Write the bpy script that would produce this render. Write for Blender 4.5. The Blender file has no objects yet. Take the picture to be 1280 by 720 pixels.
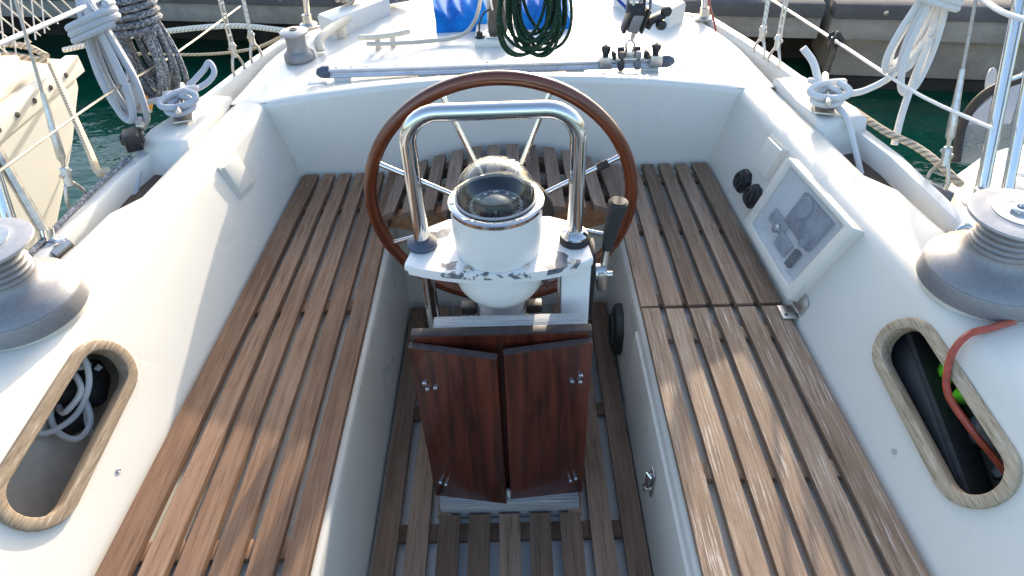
import bpy, bmesh, math, random
from math import sin, cos, pi, radians, sqrt, atan2
from mathutils import Vector, Matrix
from mathutils.geometry import tessellate_polygon
random.seed(7)
scene = bpy.context.scene
COL = scene.collection
V = Vector

# ------------------------------------------------------------------ camera
FPX, W0, H0 = 825.0, 1280.0, 720.0
CAM = V((0.039, 0.0, 1.41))
_p, _yw, _r = radians(40.8), radians(-0.96), radians(-2.25)
FW = V((sin(_yw)*cos(_p), cos(_yw)*cos(_p), -sin(_p)))
_rt = V((cos(_yw), -sin(_yw), 0)); _up = _rt.cross(FW)
RT = cos(_r)*_rt + sin(_r)*_up
UP = -sin(_r)*_rt + cos(_r)*_up
cam = bpy.data.cameras.new('camera'); camo = bpy.data.objects.new('camera', cam); COL.objects.link(camo)
camo.matrix_world = Matrix(((RT.x, UP.x, -FW.x, CAM.x), (RT.y, UP.y, -FW.y, CAM.y), (RT.z, UP.z, -FW.z, CAM.z), (0, 0, 0, 1)))
cam.sensor_width = 36; cam.lens = FPX/W0*36; cam.clip_start = .02; cam.clip_end = 2000
scene.camera = camo

# ------------------------------------------------------------------ materials
class NT:
    def __init__(s, name):
        s.m = bpy.data.materials.new(name); s.m.use_nodes = True
        s.t = s.m.node_tree; s.n = s.t.nodes; s.l = s.t.links
        s.b = s.n['Principled BSDF']
    def node(s, typ, **kw):
        n = s.n.new(typ)
        for k, v in kw.items():
            if k in n.inputs: n.inputs[k].default_value = v
            else: setattr(n, k, v)
        return n
    def link(s, a, b): s.l.new(a, b)
    def set(s, **kw):
        for k, v in kw.items(): s.b.inputs[k.replace('_', ' ')].default_value = v
    def coord(s, scale=(1, 1, 1), kind='Object'):
        tc = s.node('ShaderNodeTexCoord'); mp = s.node('ShaderNodeMapping')
        mp.inputs['Scale'].default_value = scale
        s.link(tc.outputs[kind], mp.inputs['Vector']); return mp.outputs['Vector']
    def noise(s, vec, scale=5, detail=4, rough=.5, dist=0):
        n = s.node('ShaderNodeTexNoise'); n.inputs['Scale'].default_value = scale
        n.inputs['Detail'].default_value = detail; n.inputs['Roughness'].default_value = rough
        n.inputs['Distortion'].default_value = dist
        if vec is not None: s.link(vec, n.inputs['Vector'])
        return n.outputs['Fac']
    def ramp(s, fac, stops):
        r = s.node('ShaderNodeValToRGB'); e = r.color_ramp.elements
        while len(e) < len(stops): e.new(.5)
        for q, (p, c) in zip(e, stops):
            q.position = p; q.color = (*c, 1) if len(c) == 3 else c
        s.link(fac, r.inputs['Fac']); return r.outputs['Color']
    def mix(s, fac, a, b, mode='MIX'):
        m = s.node('ShaderNodeMix'); m.data_type = 'RGBA'; m.blend_type = mode
        for sock, v in ((m.inputs[0], fac), (m.inputs[6], a), (m.inputs[7], b)):
            if hasattr(v, 'is_linked'): s.link(v, sock)
            else: sock.default_value = v if not isinstance(v, tuple) else ((*v, 1) if len(v) == 3 else v)
        return m.outputs[2]
    def math(s, op, a, b=0., c=0.):
        m = s.node('ShaderNodeMath'); m.operation = op
        for sock, v in zip(m.inputs, (a, b, c)):
            if hasattr(v, 'is_linked'): s.link(v, sock)
            else: sock.default_value = v
        return m.outputs[0]
    def bump(s, h, strength=.3, dist=.002):
        b = s.node('ShaderNodeBump'); b.inputs['Strength'].default_value = strength; b.inputs['Distance'].default_value = dist
        s.link(h, b.inputs['Height']); s.link(b.outputs['Normal'], s.b.inputs['Normal'])
    def color(s, c): s.link(c, s.b.inputs['Base Color'])

def plain(name, col, rough=.5, metal=0., var=.12, scale=25., bump=0., coat=0., spec=.5):
    m = NT(name); v = m.coord()
    f = m.noise(v, scale, 5, .6)
    lo = tuple(c*(1-var) for c in col); hi = tuple(min(1, c*(1+var)) for c in col)
    m.color(m.ramp(f, [(.3, lo), (.7, hi)]))
    m.set(Metallic=metal, Coat_Weight=coat, Specular_IOR_Level=spec)
    r = m.node('ShaderNodeMapRange'); r.inputs['To Min'].default_value = max(.02, rough*.8); r.inputs['To Max'].default_value = min(1, rough*1.25)
    m.link(m.noise(v, scale*.6, 4), r.inputs['Value']); m.link(r.outputs[0], m.b.inputs['Roughness'])
    if bump: m.bump(m.noise(v, scale*4, 5), bump, .001)
    return m.m

def gelcoat(name, col=(.665, .625, .55), dirt=.5):
    m = NT(name); v = m.coord()
    base = m.ramp(m.noise(v, 2.2, 4, .6), [(.3, tuple(c*.955 for c in col)), (.7, col)])
    sp = m.ramp(m.noise(v, 38, 6, .72), [(.62, (0, 0, 0)), (.95, (1, 1, 1))])
    st = m.ramp(m.noise(m.coord((3, 3, 14)), 3, 6, .7), [(.45, (0, 0, 0)), (.95, (1, 1, 1))])
    c = m.mix(m.math('MULTIPLY', sp, .16*dirt), base, (.42, .38, .32))
    c = m.mix(m.math('MULTIPLY', st, .13*dirt), c, (.52, .48, .40))
    m.color(c)
    m.link(m.ramp(m.noise(v, 6, 4), [(.3, (.24,)*3), (.7, (.42,)*3)]), m.b.inputs['Roughness'])
    m.bump(m.noise(v, 5, 2), .05, .002)
    return m.m

def teak(name, dark, mid, light, fleck=.3, bleach=(.50, .45, .38), axis=1):
    """weathered planks: grain along one axis, every plank with its own tone"""
    m = NT(name)
    tone = m.node('ShaderNodeAttribute', attribute_name='tone').outputs['Fac']
    tc = m.node('ShaderNodeTexCoord')
    off = m.node('ShaderNodeCombineXYZ'); m.link(m.math('MULTIPLY', tone, 37.), off.inputs[0]); m.link(m.math('MULTIPLY', tone, 11.3), off.inputs[1]); m.link(m.math('MULTIPLY', tone, 23.), off.inputs[2])
    add = m.node('ShaderNodeVectorMath', operation='ADD'); m.link(tc.outputs['Object'], add.inputs[0]); m.link(off.outputs[0], add.inputs[1])
    mp = m.node('ShaderNodeMapping'); s = [60, 60, 60]; s[axis] = 2.6; mp.inputs['Scale'].default_value = s
    m.link(add.outputs[0], mp.inputs['Vector']); g = mp.outputs['Vector']
    mp2 = m.node('ShaderNodeMapping'); s2 = [9, 9, 9]; s2[axis] = 1.6; mp2.inputs['Scale'].default_value = s2
    m.link(add.outputs[0], mp2.inputs['Vector'])
    mp3 = m.node('ShaderNodeMapping'); s3 = [230, 230, 230]; s3[axis] = 7.; mp3.inputs['Scale'].default_value = s3
    m.link(add.outputs[0], mp3.inputs['Vector'])
    fine = m.noise(g, 1.6, 8, .65, .35); broad = m.noise(mp2.outputs['Vector'], 1.4, 4, .55, .6); hair = m.noise(mp3.outputs['Vector'], 1.2, 4, .7)
    f = m.math('ADD', m.math('MULTIPLY', fine, .55), m.math('MULTIPLY', broad, .45))
    f = m.math('ADD', f, m.math('MULTIPLY', m.math('SUBTRACT', tone, .5), .30))
    c = m.ramp(f, [(.30, dark), (.5, mid), (.72, light)])
    line = m.ramp(hair, [(.36, (1, 1, 1)), (.47, (0, 0, 0))])
    c = m.mix(m.math('MULTIPLY', line, .6), c, tuple(x*.45 for x in dark))
    fl = m.ramp(hair, [(.55, (0, 0, 0)), (.66, (1, 1, 1))])
    patch = m.ramp(m.noise(add.outputs[0], 9, 5, .65), [(.40, (0, 0, 0)), (.62, (1, 1, 1))])
    c = m.mix(m.math('MULTIPLY', m.math('MULTIPLY', fl, patch), fleck), c, bleach)
    stain = m.ramp(m.noise(add.outputs[0], 6, 5, .7), [(.62, (0, 0, 0)), (.74, (1, 1, 1))])
    c = m.mix(m.math('MULTIPLY', stain, .35), c, tuple(x*.6 for x in dark))
    m.color(c); m.set(Roughness=.72, Specular_IOR_Level=.3)
    m.bump(m.math('ADD', fine, hair), .55, .0016)
    return m.m

def varnish(name, dark, light, kind='UV', scale=(3, 40, 1), rough=.22, coat=.6, chips=0.):
    m = NT(name); v = m.coord(scale, kind)
    f = m.noise(v, 1.5, 8, .62, .5)
    c = m.ramp(f, [(.32, dark), (.66, light)])
    if chips:
        ch = m.ramp(m.noise(m.coord(), 120, 5, .7), [(.66, (0, 0, 0)), (.74, (1, 1, 1))])
        c = m.mix(m.math('MULTIPLY', ch, chips), c, (.16, .08, .05))
    m.color(c); m.set(Roughness=rough, Coat_Weight=coat, Coat_Roughness=.12)
    m.bump(f, .15, .001)
    return m.m

def rope_mat(name, a, b, freq=60., twist=2., fleck=None, thr=.5, bmp=.45):
    """laid or braided rope: u runs along the rope, v around it"""
    m = NT(name); tc = m.node('ShaderNodeTexCoord'); sp = m.node('ShaderNodeSeparateXYZ')
    m.link(tc.outputs['UV'], sp.inputs[0])
    def wave(k1, k2):
        return m.math('SINE', m.math('ADD', m.math('MULTIPLY', sp.outputs[0], k1), m.math('MULTIPLY', sp.outputs[1], k2)))
    w1 = wave(freq*2*pi, 2*pi*twist); w2 = wave(freq*2*pi, -2*pi*twist)
    h = m.math('MAXIMUM', w1, w2) if fleck is not None else w1
    hh = m.math('MULTIPLY_ADD', h, .5, .5)
    c = m.ramp(hh, [(.1, a), (.6, b)])
    n = m.noise(m.coord(), 60, 4, .6)
    c = m.mix(m.math('MULTIPLY', n, .3), c, tuple(x*.7 for x in b))
    if fleck is not None:
        mp = m.node('ShaderNodeMapping'); mp.inputs['Scale'].default_value = (150, 5, 1); m.link(tc.outputs['UV'], mp.inputs['Vector'])
        q = m.ramp(m.noise(mp.outputs['Vector'], 1., 3, .6), [(thr, (0, 0, 0)), (thr+.06, (1, 1, 1))])
        c = m.mix(q, c, fleck)
    m.color(c); m.set(Roughness=.85, Specular_IOR_Level=.25)
    m.bump(hh, bmp, .001)
    return m.m

M = {}
M['gel'] = gelcoat('gelcoat_white')
M['gel_floor'] = gelcoat('gelcoat_floor', (.66, .64, .60), .9)
M['deck'] = gelcoat('gelcoat_deck', (.70, .675, .62), .35)
M['paint'] = None
M['teak_left'] = teak('teak_brown', (0.133, 0.068, 0.038), (0.220, 0.121, 0.069), (0.324, 0.194, 0.119), .25, (.42, .34, .26))
M['teak_lid'] = teak('teak_bleached', (0.198, 0.127, 0.082), (0.300, 0.204, 0.135), (0.424, 0.310, 0.212), .85, (.60, .55, .48))
M['teak_right'] = teak('teak_grey_brown', (0.144, 0.090, 0.060), (0.231, 0.149, 0.098), (0.336, 0.225, 0.158), .4, (.45, .38, .31))
M['teak_sole'] = teak('teak_sole', (0.140, 0.082, 0.053), (0.220, 0.135, 0.087), (0.320, 0.206, 0.138), .2, (.36, .30, .25))
M['teak_deck'] = teak('teak_side_deck', (.07, .045, .033), (.11, .075, .055), (.16, .115, .088), .3, (.3, .26, .22))
M['teak_helm'] = teak('teak_helm', (0.132, 0.084, 0.056), (0.211, 0.138, 0.095), (0.301, 0.206, 0.147), .3, (.42, .36, .30))
M['teak_fresh'] = teak('teak_fresh', (.20, .085, .035), (.33, .16, .075), (.44, .24, .12), .1, axis=0)
M['teak_trim'] = teak('teak_trim', (0.263, 0.190, 0.123), (0.393, 0.299, 0.200), (0.537, 0.428, 0.305), .7, (.66, .60, .50))
M['plank_grey'] = teak('plank_grey', (.26, .245, .23), (.38, .365, .35), (.52, .50, .48), .8, (.7, .69, .66), axis=0)
M['mahog'] = varnish('mahogany', (.022, .005, .0035), (.115, .024, .012), 'Object', (34, 34, 2.4), .32, .3, .7)
M['mahog_edge'] = plain('mahogany_worn_edge', (.035, .022, .02), .6, 0, .5, 60)
M['rim'] = varnish('wheel_varnish', (.035, .007, .003), (.20, .045, .012), 'UV', (1.2, 9, 1), .25, .35)
M['steel'] = plain('stainless', (.60, .595, .585), .09, 1., .05, 12)
M['steel_dull'] = plain('stainless_dull', (.52, .50, .47), .34, 1., .2, 50, .1)
M['alu'] = plain('anodised_grey', (.235, .230, .236), .44, .4, .10, 150, .10)
M['alu_top'] = plain('anodised_rim', (.36, .355, .365), .45, .4, .08, 120, .08)
M['track'] = plain('track_alloy', (.55, .56, .60), .42, .6, .12, 30, .05)
M['black'] = plain('black_plastic', (.014, .014, .016), .45, 0, .3, 40, .1)
M['rubber'] = plain('dull_black', (.022, .021, .022), .7, 0, .4, 60, .2)
M['blue_cap'] = plain('slate_cap', (.06, .075, .11), .45, 0, .2, 40)
M['bronze'] = plain('worn_bracket', (.10, .09, .082), .5, .6, .4, 40, .2)
M['rope_white'] = rope_mat('rope_white', (.60, .60, .60), (.72, .71, .69), 260, 4, bmp=.15)
M['rope_bluewhite_shaded'] = rope_mat('rope_blue_white_shaded', (.38, .40, .44), (.50, .52, .57), 260, 4, bmp=.15)  # blue-white rope, darkened so its colour carries the shade it hangs in
M['rope_smooth'] = rope_mat('rope_smooth', (.44, .40, .34), (.58, .54, .47), 260, 4, bmp=.15)
M['rope_mottle'] = rope_mat('rope_mottled_grey', (.045, .048, .058), (.16, .17, .195), 62, 3, (.36, .365, .38), .52)
M['rope_green'] = rope_mat('rope_green_fleck', (.004, .014, .009), (.010, .042, .024), 110, 2, (.30, .32, .20), .62)
M['rope_beige'] = rope_mat('rope_laid_beige', (.26, .20, .13), (.60, .50, .38), 46, 3)
M['rope_line'] = rope_mat('rope_line', (.42, .40, .36), (.76, .73, .67), 60, 3)
M['lifeline'] = plain('coated_wire', (.72, .72, .72), .4, 0, .08, 40)
M['wire'] = plain('rigging_wire', (.42, .38, .33), .45, .6, .2, 200)
M['red'] = plain('red_hose', (.38, .065, .035), .4, 0, .2, 50)
M['concrete'] = None
M['blue'] = None
M['cream'] = plain('cream_rail', (.66, .58, .46), .5, 0, .12, 25)
M['hull_cream'] = gelcoat('hull_cream', (.56, .55, .52), .5)
M['dirty_deck'] = gelcoat('dirty_deck', (.52, .47, .40), 1.6)
M['orange'] = plain('orange_float', (.85, .34, .03), .45, 0, .1, 30)
M['green_cloth'] = plain('hivis_green', (.22, .80, .03), .8, 0, .2, 30, .3)
M['grey_cloth'] = plain('grey_cloth', (.12, .12, .125), .8, 0, .3, 30, .3)
M['boat_grey'] = plain('motorboat_grey', (.34, .36, .40), .4, 0, .12, 8, 0, .3)
M['pocket_in'] = plain('pocket_lining', (.60, .54, .45), .6, 0, .2, 12)
M['compass_black'] = plain('compass_black', (.008, .012, .024), .6, 0, .1, 60, 0., 0., .12)
M['print'] = plain('white_print', (.85, .86, .86), .6, 0, .03, 60)
M['red_plastic'] = plain('red_plastic', (.55, .03, .05), .45)

def paint_worn():
    m = NT('worn_white_paint'); v = m.coord()
    f = m.noise(v, 15, 6, .62, .4)
    edge = m.node('ShaderNodeSeparateXYZ'); m.link(v, edge.inputs[0])
    chip = m.ramp(f, [(.572, (0, 0, 0)), (.585, (1, 1, 1))])
    under = m.ramp(m.noise(v, 90, 4), [(.3, (.06, .065, .075)), (.7, (.19, .20, .225))])
    m.color(m.mix(chip, (.72, .71, .69), under)); m.set(Roughness=.4)
    m.bump(m.math('SUBTRACT', 1., chip), .4, .001)
    return m.m
M['worn'] = paint_worn()
M['paint'] = gelcoat('white_enamel', (.74, .73, .71), .12)

def concrete(name, col):
    m = NT(name); v = m.coord()
    f = m.noise(v, 5, 8, .68); b = m.noise(m.coord((.8, .8, 3.)), 1.5, 5, .6)
    c = m.ramp(f, [(.3, tuple(x*.66 for x in col)), (.7, tuple(x*1.18 for x in col))])
    c = m.mix(m.math('MULTIPLY', m.ramp(b, [(.42, (0, 0, 0)), (.66, (1, 1, 1))]), .55), c, tuple(x*.5 for x in col))
    pit = m.ramp(m.noise(v, 45, 4, .7), [(.70, (0, 0, 0)), (.78, (1, 1, 1))])
    c = m.mix(m.math('MULTIPLY', pit, .5), c, (.55, .52, .48))
    m.color(c); m.set(Roughness=.9, Specular_IOR_Level=.2); m.bump(f, .6, .01)
    return m.m
M['concrete'] = concrete('concrete', (.30, .275, .25))
M['wet_concrete'] = concrete('wet_concrete', (.035, .032, .03))
M['dock_timber'] = concrete('dock_timber', (.13, .125, .13))
M['dock_top'] = concrete('dock_top', (.36, .35, .34))

def cloth_blue():
    m = NT('blue_canvas'); v = m.coord()
    f = m.noise(v, 14, 5, .6, .8)
    m.color(m.ramp(f, [(.3, (.003, .085, .36)), (.7, (.006, .20, .62))])); m.set(Roughness=.8, Specular_IOR_Level=.2)
    m.bump(f, .35, .012); return m.m
M['blue'] = cloth_blue()

def thin_glass(name, tint=(1, 1, 1), refl=1.0, haze=0.):
    m = NT(name); n = m.n; out = n['Material Output']
    tr = m.node('ShaderNodeBsdfTransparent'); tr.inputs[0].default_value = (*tint, 1)
    gl = m.node('ShaderNodeBsdfGlossy'); gl.inputs['Roughness'].default_value = .03
    fr = m.node('ShaderNodeFresnel'); gm = m.node('ShaderNodeNewGeometry'); m.link(m.math('MULTIPLY_ADD', gm.outputs['Backfacing'], 1/1.45-1.45, 1.45), fr.inputs['IOR'])
    mx = m.node('ShaderNodeMixShader'); m.link(m.math('MINIMUM', m.math('MULTIPLY', fr.outputs[0], refl), 1.), mx.inputs[0]); m.link(tr.outputs[0], mx.inputs[1]); m.link(gl.outputs[0], mx.inputs[2])
    last = mx.outputs[0]
    if haze:
        df = m.node('ShaderNodeBsdfDiffuse'); df.inputs[0].default_value = (.72, .74, .78, 1)
        m2 = m.node('ShaderNodeMixShader')
        m.link(m.math('MULTIPLY', m.ramp(m.noise(m.coord(), 14, 5, .6), [(.25, (.6,)*3), (.75, (1.,)*3)]), haze), m2.inputs[0]); m.link(last, m2.inputs[1]); m.link(df.outputs[0], m2.inputs[2]); last = m2.outputs[0]
    m.link(last, out.inputs['Surface']); return m.m
M['glass'] = thin_glass('compass_glass', (.96, .98, .985), 1.2)
M['acrylic'] = thin_glass('clear_acrylic', (.93, .95, .97), .9, .2)
M['windscreen'] = thin_glass('tinted_windscreen', (.55, .64, .78), 1.4, .30)

def water():
    m = NT('harbour_water'); v = m.coord((1, 1, 1))
    f = m.noise(v, 1.5, 4, .55, .5)
    m.color(m.ramp(f, [(.3, (.0015, .040, .022)), (.7, (.003, .080, .045))]))
    m.set(Roughness=.05, Specular_IOR_Level=.5, IOR=1.33)
    w = m.node('ShaderNodeTexWave'); w.inputs['Scale'].default_value = 1.1; w.inputs['Distortion'].default_value = 7.; w.inputs['Detail'].default_value = 2
    m.link(m.coord((.7, 1.6, 1)), w.inputs['Vector'])
    h = m.math('ADD', m.math('MULTIPLY', w.outputs['Fac'], .35), m.noise(m.coord((1, 1.5, 1)), 5.5, 3, .5, .4))
    m.bump(h, .22, .05)
    return m.m
M['water'] = water()

# ------------------------------------------------------------------ mesh helpers
def frame(d, up=V((0, 0, 1))):
    d = d.normalized()
    x = up.cross(d)
    if x.length < 1e-4: x = V((1, 0, 0)).cross(d)
    x.normalize(); return x, d.cross(x), d

def smooth_path(pts, n=6, closed=False):
    pts = [V(p) for p in pts]
    if len(pts) < 3: return pts
    out = []; N = len(pts)
    rng = range(N if closed else N-1)
    for i in rng:
        p0 = pts[(i-1) % N] if (closed or i > 0) else pts[0]*2-pts[1]
        p1 = pts[i]; p2 = pts[(i+1) % N]
        p3 = pts[(i+2) % N] if (closed or i < N-2) else pts[-1]*2-pts[-2]
        for k in range(n):
            t = k/n
            out.append(.5*((2*p1)+(p2-p0)*t+(2*p0-5*p1+4*p2-p3)*t*t+(3*p1-p0-3*p2+p3)*t**3))
    if not closed: out.append(pts[-1])
    return out

class MB:
    def __init__(s):
        s.bm = bmesh.new(); s.uv = s.bm.loops.layers.uv.new('UVMap')
        s.tone = s.bm.verts.layers.float.new('tone'); s.cur = 0.5
    def v(s, p):
        q = s.bm.verts.new(p); q[s.tone] = s.cur; return q
    def face(s, vs):
        try: return s.bm.faces.new(vs)
        except ValueError: return None
    def box(s, c, size, rot=None, bevel=0., taper=(1, 1), segs=2):
        b2 = bmesh.new()
        hx, hy, hz = size[0]/2, size[1]/2, size[2]/2
        vs = []
        for z in (-hz, hz):
            tx, ty = taper if z > 0 else (1, 1)
            for x, y in ((-hx, -hy), (hx, -hy), (hx, hy), (-hx, hy)): vs.append(b2.verts.new((x*tx, y*ty, z)))
        for f in ((3, 2, 1, 0), (4, 5, 6, 7), (0, 1, 5, 4), (1, 2, 6, 5), (2, 3, 7, 6), (3, 0, 4, 7)): b2.faces.new([vs[i] for i in f])
        if bevel: bmesh.ops.bevel(b2, geom=b2.edges[:]+b2.verts[:], offset=min(bevel, min(size)*.45), segments=segs, affect='EDGES', profile=.5)
        R = rot if rot is not None else Matrix.Identity(3)
        s.merge(b2, lambda p: R @ p + V(c)); return s
    def merge(s, b2, fn=lambda p: p):
        mp = {}
        for q in b2.verts: mp[q.index if False else q] = s.v(fn(q.co))
        for f in b2.faces: s.face([mp[q] for q in f.verts])
        b2.free()
    def tube(s, pts, r, seg=8, closed=False, caps=True, flat=1.0):
        pts = [V(p) for p in pts]; N = len(pts)
        rs = r if isinstance(r, (list, tuple)) else [r]*N
        tang = []
        for i in range(N):
            a = pts[(i-1) % N] if closed or i > 0 else pts[i]
            b = pts[(i+1) % N] if closed or i < N-1 else pts[i]
            d = b-a
            tang.append(d.normalized() if d.length > 1e-9 else V((0, 0, 1)))
        x, y, _ = frame(tang[0]); rings = []; L = 0.; Ls = []
        for i in range(N):
            if i > 0:
                L += (pts[i]-pts[i-1]).length
                x = x - tang[i]*x.dot(tang[i]); x.normalize(); y = tang[i].cross(x)
            Ls.append(L)
            rings.append([s.v(pts[i]+(x*cos(2*pi*k/seg)+y*sin(2*pi*k/seg)*flat)*rs[i]) for k in range(seg)])
        M_ = N if closed else N-1
        for i in range(M_):
            a, b = rings[i], rings[(i+1) % N]
            u0 = Ls[i]; u1 = Ls[i+1] if i+1 < N else L+(pts[0]-pts[-1]).length
            for k in range(seg):
                f = s.face([a[k], a[(k+1) % seg], b[(k+1) % seg], b[k]])
                if f:
                    for lp, uvv in zip(f.loops, ((u0, k/seg), (u0, (k+1)/seg), (u1, (k+1)/seg), (u1, k/seg))): lp[s.uv].uv = uvv
        if caps and not closed:
            s.face(rings[0][::-1]); s.face(rings[-1])
        return s
    def lathe(s, prof, c=(0, 0, 0), seg=36, axis=None, caps=True, sx=1., sy=1.):
        R = axis if axis is not None else Matrix.Identity(3)
        rings = []
        for r, z in prof:
            if r < 1e-6: rings.append([s.v(R @ V((0, 0, z)) + V(c))])
            else: rings.append([s.v(R @ V((r*cos(2*pi*k/seg)*sx, r*sin(2*pi*k/seg)*sy, z)) + V(c)) for k in range(seg)])
        for a, b in zip(rings, rings[1:]):
            for k in range(seg):
                q = [a[k % len(a)], a[(k+1) % len(a)], b[(k+1) % len(b)], b[k % len(b)]]
                u = []
                for e in q:
                    if e not in u: u.append(e)
                if len(u) > 2:
                    f = s.face(u)
                    if f and len(u) == 4:
                        for lp, uvv in zip(f.loops, ((0, k/seg), (0, (k+1)/seg), (1, (k+1)/seg), (1, k/seg))): lp[s.uv].uv = uvv
        if caps:
            if len(rings[0]) > 2: s.face(rings[0][::-1])
            if len(rings[-1]) > 2: s.face(rings[-1])
        return s
    def grid(s, rows, closed=False):
        vs = [[s.v(p) for p in r] for r in rows]
        for a, b in zip(vs, vs[1:]):
            n = len(a)
            for k in range(n if closed else n-1): s.face([a[k], a[(k+1) % n], b[(k+1) % n], b[k]])
        return vs
    def prism(s, outline, fn, t0, t1, bevel=0.):
        """outline of (u, v); fn(u, v, t) -> point"""
        b2 = bmesh.new()
        a = [b2.verts.new(fn(u, v, t0)) for u, v in outline]; b = [b2.verts.new(fn(u, v, t1)) for u, v in outline]
        n = len(a)
        b2.faces.new(a[::-1]); top = b2.faces.new(b)
        for k in range(n): b2.faces.new([a[k], a[(k+1) % n], b[(k+1) % n], b[k]])
        if bevel: bmesh.ops.bevel(b2, geom=list(top.edges), offset=bevel, segments=2, affect='EDGES', profile=.5)
        s.merge(b2); return s
    def ring(s, outer, inner, fn, t0, t1):
        """closed frame between two outlines with equally many points"""
        n = len(outer)
        A = [s.v(fn(u, v, t0)) for u, v in outer]; B = [s.v(fn(u, v, t1)) for u, v in outer]
        Cc = [s.v(fn(u, v, t1)) for u, v in inner]; D = [s.v(fn(u, v, t0)) for u, v in inner]
        for k in range(n):
            j = (k+1) % n
            for P_, Q in ((A, B), (B, Cc), (Cc, D), (D, A)): s.face([P_[k], P_[j], Q[j], Q[k]])
        return s
    def build(s, name, mat, parent=None, sharp=38, bevel=0., weld=True, solid=0., origin=None):
        bm = s.bm
        if weld: bmesh.ops.remove_doubles(bm, verts=bm.verts[:], dist=2e-5)
        bmesh.ops.recalc_face_normals(bm, faces=bm.faces[:])
        if bevel:
            es = [e for e in bm.edges if len(e.link_faces) == 2 and e.calc_face_angle(0) > radians(30)]
            bmesh.ops.bevel(bm, geom=es, offset=bevel, segments=2, affect='EDGES', profile=.5, clamp_overlap=True)
        for f in bm.faces: f.smooth = True
        for e in bm.edges:
            if len(e.link_faces) == 2 and e.calc_face_angle(0) > radians(sharp): e.smooth = False
        base = V((0, 0, 0))
        if parent is not None: base = wloc(parent)
        elif origin is not None: base = V(origin)
        elif bm.verts:
            xs = [q.co for q in bm.verts]
            base = V((sum(p.x for p in xs)/len(xs), sum(p.y for p in xs)/len(xs), min(p.z for p in xs)))
        own = V((0, 0, 0))
        if any(base): bmesh.ops.translate(bm, verts=bm.verts[:], vec=-base)
        me = bpy.data.meshes.new(name); bm.to_mesh(me); bm.free()
        o = bpy.data.objects.new(name, me); COL.objects.link(o)
        me.materials.append(M[mat] if isinstance(mat, str) else mat)
        if parent is not None: o.parent = parent
        else: o.location = base
        if solid:
            md = o.modifiers.new('thickness', 'SOLIDIFY'); md.thickness = solid; md.offset = -1
        return o

def wloc(o):
    p = V(o.location)
    while o.parent is not None:
        o = o.parent; p = p + V(o.location)
    return p

def tag(o, label, cat, group=None, kind=None):
    o['label'] = label; o['category'] = cat
    if group: o['group'] = group
    if kind: o['kind'] = kind
    return o
def thing(name, label, cat, loc=(0, 0, 0), group=None):
    o = bpy.data.objects.new(name, None); o.empty_display_size = .05; COL.objects.link(o); o.location = loc
    return tag(o, label, cat, group)
def structure(o):
    o['kind'] = 'structure'; return o
def copy_tree(o, parent=None):
    c = o.copy(); COL.objects.link(c)
    if parent is not None: c.parent = parent
    for ch in [q for q in o.children]: copy_tree(ch, c)
    return c
def rotz(a): return Matrix.Rotation(a, 3, 'Z')
def align(d, up=V((0, 0, 1))):
    x, y, z = frame(V(d), up); return Matrix((x, y, z)).transposed()
def mirror(pts): return [(-p[0], p[1], p[2]) for p in pts]

# ------------------------------------------------------------------ hull lines
def lerp(a, b, t): return a+(b-a)*t
def interp(tab, y):
    if y <= tab[0][0]: return tab[0][1]
    for (a, b), (c, d) in zip(tab, tab[1:]):
        if y <= c: return lerp(b, d, (y-a)/(c-a))
    return tab[-1][1]
YB = 1.765                                        # aft bulkhead
def x_seat(y): return .673-.0435*(y-.5)
def x_in(y): return .675+.122*(YB-y)
XO = [(-.4, 1.0), (.5, .985), (.75, .968), (.95, .94), (1.10, .905), (1.235, .885), (1.30, .838), (1.5, .815), (1.65, .79), (1.8, .77), (2.1, .745), (2.35, .675), (2.42, .56), (2.5, .46), (2.6, .38), (2.75, .26)]
XB = [(-.4, 1.08), (.5, 1.045), (1.07, .995), (1.4, .97), (1.65, .918), (1.85, .868), (2.1, .812), (2.35, .735), (2.42, .60), (2.5, .50), (2.6, .42), (2.75, .30)]
def x_out(y): return interp(XO, y)
def x_bul(y): return interp(XB, y)
ZS, ZC = .36, .60
def face_pt(s, y, v, off=0.):
    def g(yy): return lerp(V((x_seat(yy), yy, ZS)), V((x_in(yy), yy, ZC)), v)
    e = V((x_in(y)-x_seat(y), 0, ZC-ZS)); t = g(y+.001)-g(y); n = e.cross(t).normalized()
    if n.x > 0: n = -n
    q = g(y)+n*off
    return V((q.x*s, q.y, q.z))
def zdeck(x, y):
    w = .675; k = max(0., 1-(x/w)**2)
    t = min(1., max(0., (y-YB-.02)/.11)); t = t*t*(3-2*t)
    return ZC + lerp(.056, .018, t)*k

def stadium(c1, c2, r, n=12):
    """outline in (metres along y, metres up the face), returned as (y, v)"""
    H = .272
    a = atan2((c2[1]-c1[1])*H, c2[0]-c1[0]); out = []
    for k in range(n+1):
        t = a+pi/2+pi*k/n; out.append((c1[0]+r*cos(t), c1[1]+r*sin(t)/H))
    for k in range(n+1):
        t = a-pi/2+pi*k/n; out.append((c2[0]+r*cos(t), c2[1]+r*sin(t)/H))
    return out
OV1, OV2 = (.597, .545), (.832, .635)

# ================================================================== SETTING
wm = MB(); wm.grid([[(-150, -60, -.6), (150, -60, -.6)], [(-150, 260, -.6), (150, 260, -.6)]])
structure(wm.build('water', 'water'))

# ================================================================== OUR BOAT
boat = thing('sailing_boat', 'white sailing boat with open teak slatted cockpit seen from its companionway', 'sailboat', (0, .9, 0))

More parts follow.
